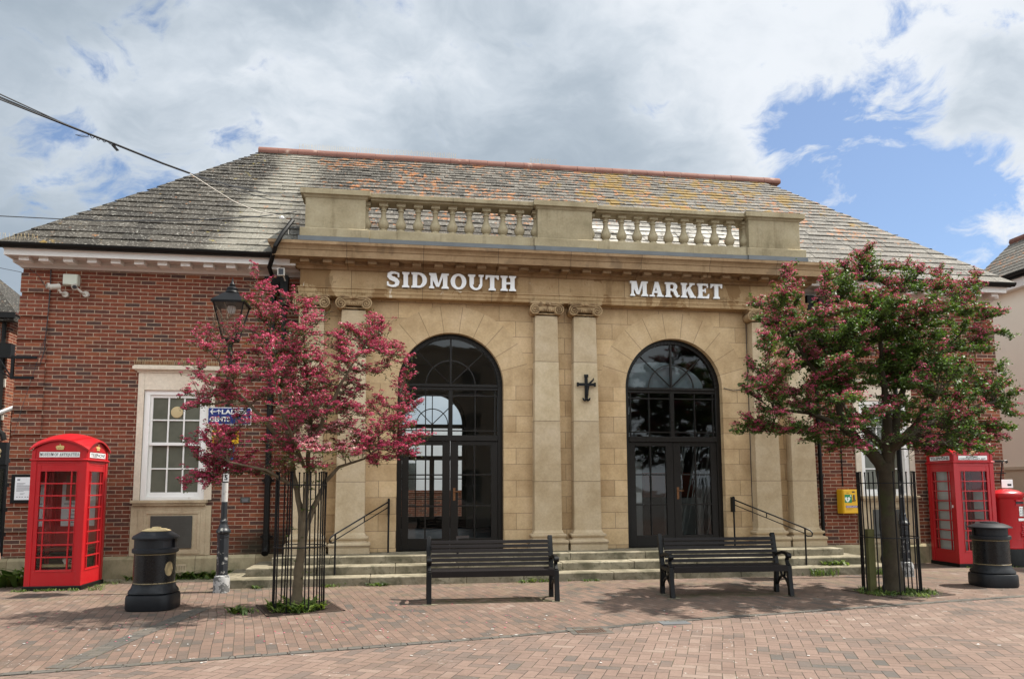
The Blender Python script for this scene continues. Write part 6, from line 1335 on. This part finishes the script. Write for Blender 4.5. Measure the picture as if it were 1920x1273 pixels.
    if not leafy:     # one paler, older patch low in the crown
        d2 = ((c[:, 0] + .95) / .42) ** 2 + ((c[:, 2] - 2.28) / .28) ** 2; pale = (d2 < 1) & (c[:, 1] < cy); low = (c[:, 2] < 2.1) & (np.abs(c[:, 0] + 1.25) < .55) & (np.repeat(G.random(K), nf) < .72); hide = low; tone = np.where(pale, np.clip(tone + .40, 0, 1), np.minimum(tone, .93))
    BQ = patch(c, (u + unit(K * nf) * .3) / 1.1, G.uniform(.006, .012, K * nf), G.uniform(.005, .010, K * nf), .4)
    if not leafy: BQ, tone = BQ[~hide], tone[~hide]
    quads('blossom', BQ, tone, mblos, t)
    keep = (G.random(N) < (1.0 if leafy else .62)); C = P[keep]; K = len(C)
    c = np.repeat(C, nl, 0) + unit(K * nl) * G.uniform(.01, .055 if leafy else .045, K * nl)[:, None] - (np.array([0, 0, .012]) if not leafy else 0)
    nn = unit(K * nl); nn[:, 2] = np.abs(nn[:, 2]) + .35; nn /= np.linalg.norm(nn, axis=1)[:, None]
    relc = np.sqrt(((c[:, 0] - xc) / hx) ** 2 + ((c[:, 1] - cy) / dr) ** 2 + ((c[:, 2] - zc) / hz) ** 2)
    tone = np.clip(np.repeat(G.beta(2, 2.6, K), nl) * .75 + G.normal(.06, .12, K * nl), 0, 1)
    if not leafy: tone = np.where((c[:, 2] < 2.15) & (np.abs(c[:, 0] + 1.2) < .75), np.clip(tone + .35, 0, 1), tone)
    sz = G.uniform(.010, .027, K * nl) if leafy else G.uniform(.008, .019, K * nl)
    quads('crown', patch(c, nn, sz, sz * G.uniform(.6, .85, K * nl)), tone, mleaf, t)
    return t

T1 = [(-2.84, 1.67), (-2.83, 2.22), (-2.85, 2.66), (-2.89, 2.85), (-2.81, 3.65), (-2.64, 3.49), (-2.52, 3.9), (-2.35, 3.94), (-2.74, 3.23), (-2.56, 3.01), (0.28, 2.31), (0.17, 2.03), (0.24, 2.78), (0.08, 3.29), (-0.04, 3.55), (-0.4, 3.78), (-0.74, 3.82), (-0.47, 3.55), (-1.13, 3.62), (0.05, 3.42), (-2.05, 4.63), (-1.94, 4.36), (-1.58, 4.23), (-1.32, 4.16), (-1.17, 3.9), (-1.71, 4.0), (-1.93, 1.79), (-0.81, 2.19), (-0.37, 1.94), (-0.13, 2.53), (-0.95, 2.08), (-2.14, 1.86), (-2.48, 1.93), (-1.42, 3.78), (-1.55, 3.33), (-1.12, 3.19), (-0.76, 3.34), (-0.54, 2.97), (-0.97, 2.74), (-1.39, 2.74), (-1.82, 2.88), (-2.11, 3.17), (-2.24, 2.73), (-2.36, 2.36), (-1.8, 2.22), (-0.67, 2.52), (-0.23, 2.16), (-2.06, 3.61), (-0.84, 3.64), (-1.17, 2.08)]
T1 += [(-2.7, 1.75), (-2.5, 1.72), (-2.62, 2.3), (-2.45, 2.15), (-2.65, 2.75), (-2.3, 2.05), (-2.0, 2.05), (-2.05, 2.45), (.2, 2.2), (.05, 2.15), (.1, 2.45), (-.05, 2.7), (-.15, 2.0), (-.45, 2.25), (-.3, 2.4), (-.6, 2.05), (0.0, 3.05), (-.2, 3.3), (-.3, 2.85), (-.55, 2.6), (-1.5, 2.15), (-1.6, 1.95), (-1.2, 2.3), (-.9, 2.35), (-2.5, 3.6), (-2.2, 3.4), (-1.9, 3.6), (-2.1, 4.2), (-.65, 3.75), (-.55, 3.45)]
T2 = [(5.0, 2.41), (5.18, 3.08), (5.26, 3.4), (5.44, 4.16), (5.85, 4.55), (6.04, 4.68), (6.67, 4.7), (7.29, 5.2), (7.41, 4.9), (7.96, 4.84), (8.62, 4.77), (9.1, 4.84), (9.4, 4.36), (9.71, 4.0), (9.75, 2.72), (9.64, 3.23), (9.29, 2.37), (6.53, 2.15), (6.19, 2.31), (5.51, 2.59), (9.73, 3.06), (9.09, 2.2), (8.33, 2.11), (5.92, 4.17), (6.46, 4.19), (7.01, 4.37), (7.75, 4.48), (8.39, 4.24), (8.95, 4.17), (9.3, 3.75), (5.89, 3.42), (6.51, 3.51), (7.15, 3.7), (7.89, 3.71), (8.62, 3.56), (9.17, 3.22), (5.69, 2.84), (6.3, 2.76), (6.93, 2.94), (7.66, 2.95), (8.39, 2.87), (8.93, 2.62), (7.8, 2.36), (7.09, 2.52), (6.76, 3.18), (8.14, 3.29), (6.09, 3.84)]
T1 += [(-2.35, 2.45), (-2.3, 2.35), (-2.15, 2.5), (-2.5, 2.4), (-2.25, 2.2), (-2.2, 2.6), (-2.6, 2.0)]
T2 += [(5.95, 4.98), (6.6, 4.98), (7.29, 5.32), (7.32, 5.1), (8.05, 5.02), (8.55, 5.0), (9.25, 5.0), (5.4, 4.4), (9.6, 4.4), (7.0, 2.2), (7.3, 2.3), (7.6, 2.25), (7.9, 2.2), (7.2, 2.45), (7.7, 2.5), (6.8, 2.4), (8.0, 2.45), (7.45, 2.6), (6.6, 2.6), (5.1, 2.5), (5.25, 2.6), (5.4, 2.5), (5.5, 2.75), (5.3, 3.2), (5.5, 3.1), (5.7, 2.7), (6.0, 2.5), (6.3, 2.4), (9.6, 2.5), (9.5, 2.35), (9.3, 2.55), (9.6, 2.9), (9.0, 2.3), (8.7, 2.25), (8.4, 2.15), (8.1, 2.3), (8.6, 2.5), (5.5, 3.9), (5.7, 4.3), (9.5, 3.5), (9.4, 3.2)]
cy1, cy2 = 10.5, 10.6
L1 = [([(-1.36, cy1, -.05), (-1.345, cy1, .3), (-1.32, cy1, .7), (-1.30, cy1, 1.15)], [.085, .068, .062, .066]),
      ([(-1.30, cy1, 1.12), (-1.36, cy1 + .03, 1.45), (-1.46, cy1 + .05, 1.9), (-1.58, cy1 + .05, 2.5), (-1.68, cy1, 3.1), (-1.80, cy1, 3.8)], [.050, .038, .032, .026, .019, .010]),
      ([(-1.29, cy1, 1.12), (-1.25, cy1 - .05, 1.5), (-1.24, cy1 - .08, 2.0), (-1.22, cy1 - .1, 2.6), (-1.30, cy1 - .1, 3.3), (-1.36, cy1 - .1, 3.9)], [.045, .036, .030, .025, .018, .009]),
      ([(-1.27, cy1, 1.02), (-1.17, cy1 + .05, 1.35), (-1.04, cy1 + .1, 1.68), (-.85, cy1 + .1, 1.90), (-.5, cy1 + .15, 2.02), (-.12, cy1 + .2, 2.3)], [.040, .034, .028, .022, .016, .009]),
      ([(-1.23, cy1 - .08, 2.1), (-1.0, cy1 - .3, 2.6), (-.75, cy1 - .4, 3.1), (-.5, cy1 - .4, 3.5)], [.03, .026, .018, .01]),
      ([(-1.5, cy1 + .05, 2.1), (-1.8, cy1 - .2, 2.5), (-2.15, cy1 - .3, 2.9), (-2.4, cy1 - .3, 3.3)], [.03, .025, .018, .01]),
      ([(-1.40, cy1, 1.62), (-1.75, cy1 - .3, 1.85), (-2.2, cy1 - .4, 1.95)], [.028, .02, .01]),
      ([(-1.25, cy1, 2.0), (-1.3, cy1 + .5, 2.6), (-1.2, cy1 + .9, 3.1)], [.028, .02, .01]), ([(-1.3, cy1, 1.9), (-1.4, cy1 - .6, 2.3), (-1.5, cy1 - 1.0, 2.6)], [.026, .02, .01])]
hawthorn((-1.36, cy1, 0), 'slender hawthorn covered in crimson blossom in the left tree guard', L1, T1, cy1, 1.10, 84, 0, M_BARK1, M_LEAF1, M_BLOS1, (1.4, 0), [(-1.3 + r_ * math.sin(a_), cy1 - r_ * math.cos(a_), z_) for r_ in (.22, .5) for a_, z_ in ((-1.2, 1.85), (-.7, 2.1), (-.2, 1.95), (.25, 2.2), (.7, 1.85), (1.2, 2.1), (0, 2.5), (-.5, 2.6), (.6, 2.55))])
L2 = [([(7.43, cy2, -.06), (7.43, cy2, .12), (7.42, cy2, .5), (7.42, cy2, 1.0), (7.40, cy2, 1.5), (7.41, cy2, 1.95)], [.185, .142, .130, .126, .120, .132]),
      ([(7.40, cy2, 1.85), (7.22, cy2, 2.1), (7.0, cy2 + .05, 2.28), (6.78, cy2 + .1, 2.7), (6.68, cy2 + .1, 3.2), (6.5, cy2 + .1, 3.9)], [.10, .085, .072, .055, .04, .02]),
      ([(7.42, cy2, 1.9), (7.40, cy2 - .1, 2.3), (7.34, cy2 - .2, 2.8), (7.30, cy2 - .2, 3.4), (7.3, cy2 - .2, 4.3)], [.095, .075, .058, .04, .018]),
      ([(7.44, cy2, 1.9), (7.58, cy2 + .05, 2.3), (7.74, cy2 + .1, 2.8), (7.95, cy2 + .1, 3.4), (8.2, cy2 + .1, 4.1)], [.095, .075, .055, .038, .018]),
      ([(7.55, cy2, 2.2), (7.95, cy2 - .2, 2.5), (8.5, cy2 - .3, 2.75), (9.1, cy2 - .3, 2.9)], [.075, .06, .04, .02]),
      ([(6.95, cy2, 2.35), (6.5, cy2 - .2, 2.55), (6.0, cy2 - .3, 2.7), (5.5, cy2 - .2, 2.75)], [.06, .045, .03, .015]),
      ([(7.4, cy2, 2.2), (7.3, cy2 + .6, 2.7), (7.4, cy2 + 1.2, 3.2)], [.06, .04, .02]), ([(7.42, cy2, 2.1), (7.5, cy2 - .6, 2.5), (7.45, cy2 - 1.2, 2.9)], [.06, .04, .02]),
      ([(6.7, cy2, 3.0), (6.2, cy2, 3.5), (5.8, cy2 - .1, 4.1)], [.04, .03, .015]), ([(7.95, cy2, 3.3), (8.5, cy2, 3.7), (9.0, cy2, 4.2)], [.04, .03, .015])]
hawthorn((7.42, cy2, 0), 'broad green hawthorn with fading pink flowers and a thick dark trunk', L2, T2, cy2, 1.75, 235, 1, M_BARK2, M_LEAF2, M_BLOS2, (2.0, 0), [(7.42 + r_ * math.sin(a_), cy2 - r_ * math.cos(a_), z_) for r_ in (.6, 1.0, 1.35) for a_, z_ in ((-1.3, 2.25), (-.8, 2.1), (-.35, 2.3), (.1, 2.15), (.5, 2.3), (.95, 2.1), (1.4, 2.25), (-.1, 2.6), (.7, 2.7), (-.6, 2.65))])
t = thing('timber_stake', (7.2, 10.75, 0), 'mossy wooden stake against the thick right tree trunk', 'stake'); b = MB(); b.loft([[(7.17 + sx * .055, 10.74 + sy * .05, z) for sx, sy in ((-1, -1), (1, -1), (1, 1), (-1, 1))] for z in (-.02, .93, .95)]); b.build('post', m_plain('mossy_wood', (.09, .085, .03), .95, var=.4, bump=.5), t, smooth=0, bevel=.006)

# ------------------------------------------------------------------ tree guards and grilles
def guard(loc, label, n, rad, dbl, h):
    t = thing('tree_guard', loc, label, 'tree guard', 'iron tree guards')
    for i in range(n):
        a = 2 * math.pi * (i + .27) / n
        for k in range(2 if dbl else 1):
            an = a + k * .16; x, y = rad * math.cos(an), rad * math.sin(an); lean = rng.uniform(-.015, .015)
            b = MB(); b.tube([(x, y, -.02), (x * .985 + lean * .4, y * .985, h * .5), (x + lean, y, h)], .0105, 6).sphere((x + lean, y, h + .004), (.016, .016, .012), 6, 4); b.build('bar', M_BLACK, t, world=False)
    for z in (h * .46, h * .91):
        b = MB(); b.tube([(rad * 1.01 * math.cos(R(a)), rad * 1.01 * math.sin(R(a)), z) for a in range(0, 361, 12)], .008, 5); b.build('hoop', M_BLACK, t, world=False)
    return t
guard((-1.335, 10.52, 0), 'round black iron guard of paired bars around the slender left tree', 9, .335, True, 1.82)
guard((7.46, 10.68, 0), 'black iron guard leaning round the thick right tree trunk', 9, .41, True, 1.82)
M_SOIL = m_plain('dusty_soil', (.105, .085, .062), .95, var=.3, sc=14, bump=.5); M_RUST = m_plain('rusted_bars', (.045, .028, .020), .8, var=.4, bump=.3)
def grille(cx, cy, rz, label, s):
    t = thing('tree_grille', (cx, cy, .004), label, 'tree grille', 'iron tree grilles in the paving', R(rz)); b = MB(); m_ = MB()
    for a0, a1, b0, b1 in ((-s, s, -s, -s + .03), (-s, s, s - .03, s), (-s, -s + .03, -s, s), (s - .03, s, -s, s)): b.box(a0, a1, b0, b1, -.02, .006)
    b.build('frame', M_RUST, t, smooth=0, world=False)
    y = -s + .05
    while y < s - .04:
        inner = math.sqrt(max(0, .36 ** 2 - y * y))
        for sg in (-1, 1): xa, xb = sorted((sg * (inner + .01), sg * (s - .03))); m_.box(xa, xb, y, y + .014, -.02, .005) if xb - xa > .02 else None
        y += .042
    m_.tube([(.36 * math.cos(R(a)), .36 * math.sin(R(a)), .002) for a in range(0, 361, 15)], .012, 4); m_.build('bars', M_RUST, t, smooth=0, world=False)
    d = MB(); d.box(-s, s, -s, s, -.02, .0005); d.build('soil_bed', M_SOIL, t, smooth=0, world=False)
grille(-1.33, 10.62, 18, 'square iron grille of thin bars at the foot of the left tree', .50)
grille(7.50, 10.62, 14, 'square iron grille of thin bars at the foot of the right tree', .55)

# ------------------------------------------------------------------ weeds and grass
def blades(spots, hmin, hmax, wdt, flop=.6, per=14, spread=.05):
    Q = []; tn = []
    for (x, y, z, s) in spots:
        base = G.uniform(.2, .8)
        for _ in range(per):
            a = G.uniform(0, 6.283); l = G.uniform(hmin, hmax) * s; p = np.array([x + G.normal(0, spread * s), y + G.normal(0, spread * s), z]); d = np.array([math.cos(a) * flop, math.sin(a) * flop, 1.0]); d /= np.linalg.norm(d); sd_ = np.array([-math.sin(a), math.cos(a), 0]) * wdt * s * G.uniform(.6, 1.3)
            m_ = p + d * l * .55; e = p + d * l + np.array([math.cos(a), math.sin(a), -.6]) * l * flop * .35
            Q.append([p - sd_ * .5, p + sd_ * .5, m_ + sd_, m_ - sd_]); Q.append([m_ - sd_, m_ + sd_, e + sd_ * .15, e - sd_ * .15]); q = float(np.clip(base + G.normal(0, .2), 0, 1)); tn += [q, q]
    return Q, tn
def weed(x, y, z, s, label, broad=True, n=3, spread=.10):
    sp = [(x + G.normal(0, spread), y + G.normal(0, spread * .3), z, s * G.uniform(.7, 1.2)) for _ in range(n)]
    Q, tn = blades(sp, .05, .15, .016 if broad else .005, .9 if broad else .5, 12 if broad else 22); t = thing('weed', (x, y, z), label, 'weed', 'weeds along the foot of the hall'); quads('leaves', Q, tn, M_WEED, t)
for a in ((2.27, 12.80, 0, .9, 'spreading weed at the foot of the steps behind the left bench', True, 4), (2.62, 12.80, 0, .7, 'small weed against the bottom step right of the left bench', True, 3), (3.25, 12.78, 0, .6, 'low weed tuft by the bottom step between the two benches', True, 3),
          (7.62, 12.78, 0, 1.4, 'grass tuft under the right handrail post', False, 6), (8.05, 13.17, .14, 1.3, 'bright leafy weed growing on the steps at right', True, 5), (8.7, 12.78, 0, 1.1, 'dark grass tuft at the right end of the bottom step', False, 5),
          (-1.15, 12.80, 0, .7, 'scruffy weed beside the left handrail post', True, 4), (-.35, 12.78, 0, .8, 'low green weed along the bottom step left of the doorway', True, 5), (-2.35, 12.78, 0, .8, 'pale leaved seedling by the bottom step near the left lamp post', True, 2),
          (-4.55, 14.35, 0, 1.4, 'leafy weed against the plinth between telephone box and litter bin', True, 4), (-3.75, 14.38, 0, 1.9, 'tall weeds along the plinth under the left window', True, 9), (-3.25, 14.35, 0, 2.0, 'dense weeds against the plinth beside the left lamp post', True, 8),
          (-6.35, 13.95, 0, 3.6, 'fern like dark weed beside the left telephone box', True, 9), (-2.0, 10.35, 0, 1.1, 'dark leafy weed spilling left from the left tree grille', True, 6)): weed(*a)
Q, tn = blades([(G.uniform(-6.1, -4.7), 13.05 + G.normal(0, .04) + (0.0), 0, G.uniform(.4, .9)) for _ in range(46)] + [(G.uniform(-5.0, -4.75), G.uniform(13.1, 14.2), 0, G.uniform(.4, .9)) for _ in range(24)], .03, .10, .006, .7, 10, .03); tag(quads('grass', Q, tn, M_WEED, None), kind='stuff')
Q, tn = blades([(-1.34 + .36 * math.cos(a) * q, 10.55 + .33 * math.sin(a) * q, .0, G.uniform(.6, 1.4)) for a, q in zip(G.uniform(0, 6.283, 42), G.uniform(.2, 1.15, 42))], .05, .20, .018, .8, 11, .04); tag(quads('ground_ivy', Q, tn, M_WEED, None), kind='stuff')
Q, tn = blades([(7.46 + .55 * math.cos(a) * q, 10.58 + .45 * math.sin(a) * q, .0, G.uniform(.5, 1.1)) for a, q in zip(G.uniform(0, 6.283, 170), G.uniform(.35, 1.05, 170))], .03, .11, .006, .7, 13, .05); tag(quads('grass', Q, tn, M_WEED, None), kind='stuff')
Q, tn = blades([(G.uniform(11.0, 12.6), 13.48 + G.normal(0, .05), 0, G.uniform(.5, 1.0)) for _ in range(55)] + [(G.uniform(-4.7, -2.9), 14.3 + G.normal(0, .05), 0, G.uniform(.6, 1.2)) for _ in range(50)] + [(G.uniform(-9, -6.2), 14.1 + G.normal(0, .1), 0, G.uniform(.6, 1.6)) for _ in range(60)], .03, .10, .006, .7, 10, .05); tag(quads('grass', Q, tn, M_WEED, None), kind='stuff')
# shoots on the young trunk
Q, tn = blades([(-1.33 + G.normal(0, .05), 10.47, z, .55) for z in G.uniform(.25, 1.1, 10)] + [(-1.22 + G.normal(0, .05), 10.45, z, .6) for z in G.uniform(1.25, 1.75, 12)], .04, .10, .020, 1.0, 6, .05)
t = thing('trunk_shoots', (-1.33, 10.47, .2), 'small green shoots on the slender left tree trunk', 'shoots'); quads('leaves', Q, tn, M_WEED, t)
# petals, droppings and litter flecks on the paving
c = np.stack([G.normal(-1.2, 2.2, 260), G.normal(9.6, 1.0, 260), np.full(260, .0085)], 1); c = c[c[:, 1] > 8.3]; K = len(c); nn = np.tile([0, 0, 1.0], (K, 1)) + unit(K) * .1
tag(quads('fallen_petals', patch(c, nn, G.uniform(.008, .02, K), G.uniform(.006, .014, K), .1), G.uniform(.5, 1, K), M_PAPER if False else M_BLOS1, None), kind='stuff')

K = 420; w_ = G.random(K)
lx = np.where(w_ < .5, G.uniform(-2.9, 9.1, K), np.where(w_ < .75, G.normal(-1.33, .7, K), G.normal(7.46, .8, K))); ly = np.where(w_ < .5, 12.79 - np.abs(G.normal(0, .10, K)), np.where(w_ < .75, G.normal(10.5, .35, K), G.normal(10.55, .4, K)))
c = np.stack([lx, ly, np.full(K, .007)], 1); nn = np.tile([0, 0, 1.0], (K, 1)) + unit(K) * .35; sz = G.uniform(.008, .022, K)
tag(quads('leaf_litter', patch(c, nn, sz, sz * .6, .3), G.random(K), m_leaf('dead_leaf', [(0, (.06, .035, .018)), (.6, (.13, .08, .04)), (1, (.24, .17, .09))], .1), None), kind='stuff')
K = 170; c = np.stack([G.normal(-1.5, 2.4, K), G.normal(8.6, .7, K), np.full(K, .0065)], 1); c[110:, 0] = G.uniform(0, 8, 60); c[110:, 1] = G.uniform(6.8, 10, 60); sz = G.uniform(.006, .028, K)
tag(quads('pale_flecks', patch(c, np.tile([0, 0, 1.0], (K, 1)) + unit(K) * .02, sz, sz * G.uniform(.3, .8, K), 0.0), G.random(K), M_STICK, None), kind='stuff')

# ------------------------------------------------------------------ passer-by at the left edge
def skin_mesh(name, joints, edges, radii, mat, parent, sub=2):
    me = bpy.data.meshes.new(name); me.from_pydata(joints, edges, []); o = bpy.data.objects.new(name, me); COL.objects.link(o); me.materials.append(mat)
    sk = o.modifiers.new('skin', 'SKIN'); sk.use_smooth_shade = True
    for i, q in enumerate(radii): me.skin_vertices[0].data[i].radius = q if isinstance(q, tuple) else (q, q)
    me.skin_vertices[0].data[0].use_root = True
    o.modifiers.new('sub', 'SUBSURF').levels = sub; o.modifiers['sub'].render_levels = sub
    o.parent = parent; return o
pr = thing('person', (-4.70, 8.9, 0), 'person in navy jacket, dark trousers and black shoes walking out at the left edge', 'person', None, R(180))
# local frame: +x is the walking direction (out of the picture)
J = [(0, 0, .95), (0, 0, 1.15), (0, 0, 1.38), (.01, 0, 1.47), (.03, 0, 1.56), (.035, 0, 1.66), (.03, 0, 1.72),
     (0, .10, .90), (.16, .10, .50), (.34, .10, .12), (0, -.10, .90), (-.07, -.10, .50), (-.30, -.10, .14),
     (0, .19, 1.38), (-.12, .23, 1.12), (-.02, .24, .88), (0, -.19, 1.38), (-.13, -.25, 1.12), (-.30, -.24, .92)]
Ed = [(0, 1), (1, 2), (2, 3), (3, 4), (4, 5), (5, 6), (0, 7), (7, 8), (8, 9), (0, 10), (10, 11), (11, 12), (2, 13), (13, 14), (14, 15), (2, 16), (16, 17), (17, 18)]
body = skin_mesh('body', J, Ed, [(.12, .15), (.11, .14), (.10, .15), .055, .065, .095, .07, .085, .058, .042, .085, .058, .042, .055, .042, .030, .055, .042, .030], M_SKIN, pr)
for s, wr in ((.24, (-.02, .24, .88)), (-.24, (-.30, -.24, .92))):
    for k in range(5):
        o0 = Vector(wr) + Vector((0.01, 0, -.05)); fo = Vector((-.025 + .016 * k, 0, 0)) if k < 4 else Vector((.04, 0, .02)); ln = (.075, .085, .09, .08, .06)[k]
        q0 = o0 + fo + Vector((0, 0, -.03)); skin_mesh('finger', [tuple(Vector(wr)), tuple(q0), tuple(q0 + Vector((.012, 0, -ln * .5))), tuple(q0 + Vector((.03, 0, -ln)))], [(0, 1), (1, 2), (2, 3)], [.022, .012, .009, .007], M_SKIN, body, 1)
skin_mesh('jacket', [(0, 0, .86), (0, 0, 1.15), (0, 0, 1.38), (.01, 0, 1.47), (0, .20, 1.38), (-.12, .24, 1.12), (-.025, .25, .92), (0, -.20, 1.38), (-.13, -.26, 1.12), (-.29, -.25, .95)], [(0, 1), (1, 2), (2, 3), (2, 4), (4, 5), (5, 6), (2, 7), (7, 8), (8, 9)], [(.155, .20), (.14, .185), (.13, .18), .075, .08, .068, .055, .08, .072, .058], M_JACKET, pr)
skin_mesh('trousers', [(0, 0, .95), (0, .10, .88), (.16, .10, .50), (.34, .10, .13), (0, -.10, .88), (-.07, -.10, .50), (-.30, -.10, .15)], [(0, 1), (1, 2), (2, 3), (0, 4), (4, 5), (5, 6)], [(.135, .16), .10, .075, .062, .10, .075, .062], M_TROUS, pr)
for fx, fy, rot in ((.37, .10, -12), (-.28, -.10, 18)):
    b = MB(); c_, s_ = math.cos(R(rot)), math.sin(R(rot)); prof = [(-.09, .038, .055), (-.05, .042, .09), (.02, .042, .085), (.09, .046, .055), (.15, .042, .042), (.185, .025, .03)]
    rings = [[(fx + x * c_ - z_ * s_ * 0, fy + wy, .012 + zz + max(0, x * -math.sin(R(rot))) ) for wy, zz in ((-wd, 0), (-wd, h * .6), (-wd * .5, h), (wd * .5, h), (wd, h * .6), (wd, 0))] for x, wd, h in prof for z_ in (0,)]
    b.loft(rings); o = b.build('shoe', M_SHOE, pr, smooth=60, world=False); o.modifiers.new('sub', 'SUBSURF').levels = 2
b = MB(); b.sphere((.03, 0, 1.70), (.105, .088, .095), 14, 9); b.sphere((.0, 0, 1.66), (.10, .085, .09), 14, 9); b.build('hair', M_HAIR, pr, world=False, smooth=60)
b = MB(); b.sphere((.125, 0, 1.64), (.02, .014, .024), 8, 6).sphere((.03, .092, 1.65), (.02, .012, .03), 8, 6).sphere((.03, -.092, 1.65), (.02, .012, .03), 8, 6); b.build('nose_and_ears', M_SKIN, body, world=False, smooth=60)
b = MB(); b.sphere((.115, .033, 1.67), .009, 6, 5).sphere((.115, -.033, 1.67), .009, 6, 5); b.build('eyes', M_INK, body, world=False)
b = MB(); b.tube([(.112, -.022, 1.60), (.119, 0, 1.597), (.112, .022, 1.60)], .005, 5); b.build('mouth', M_TIMBER, body, world=False)
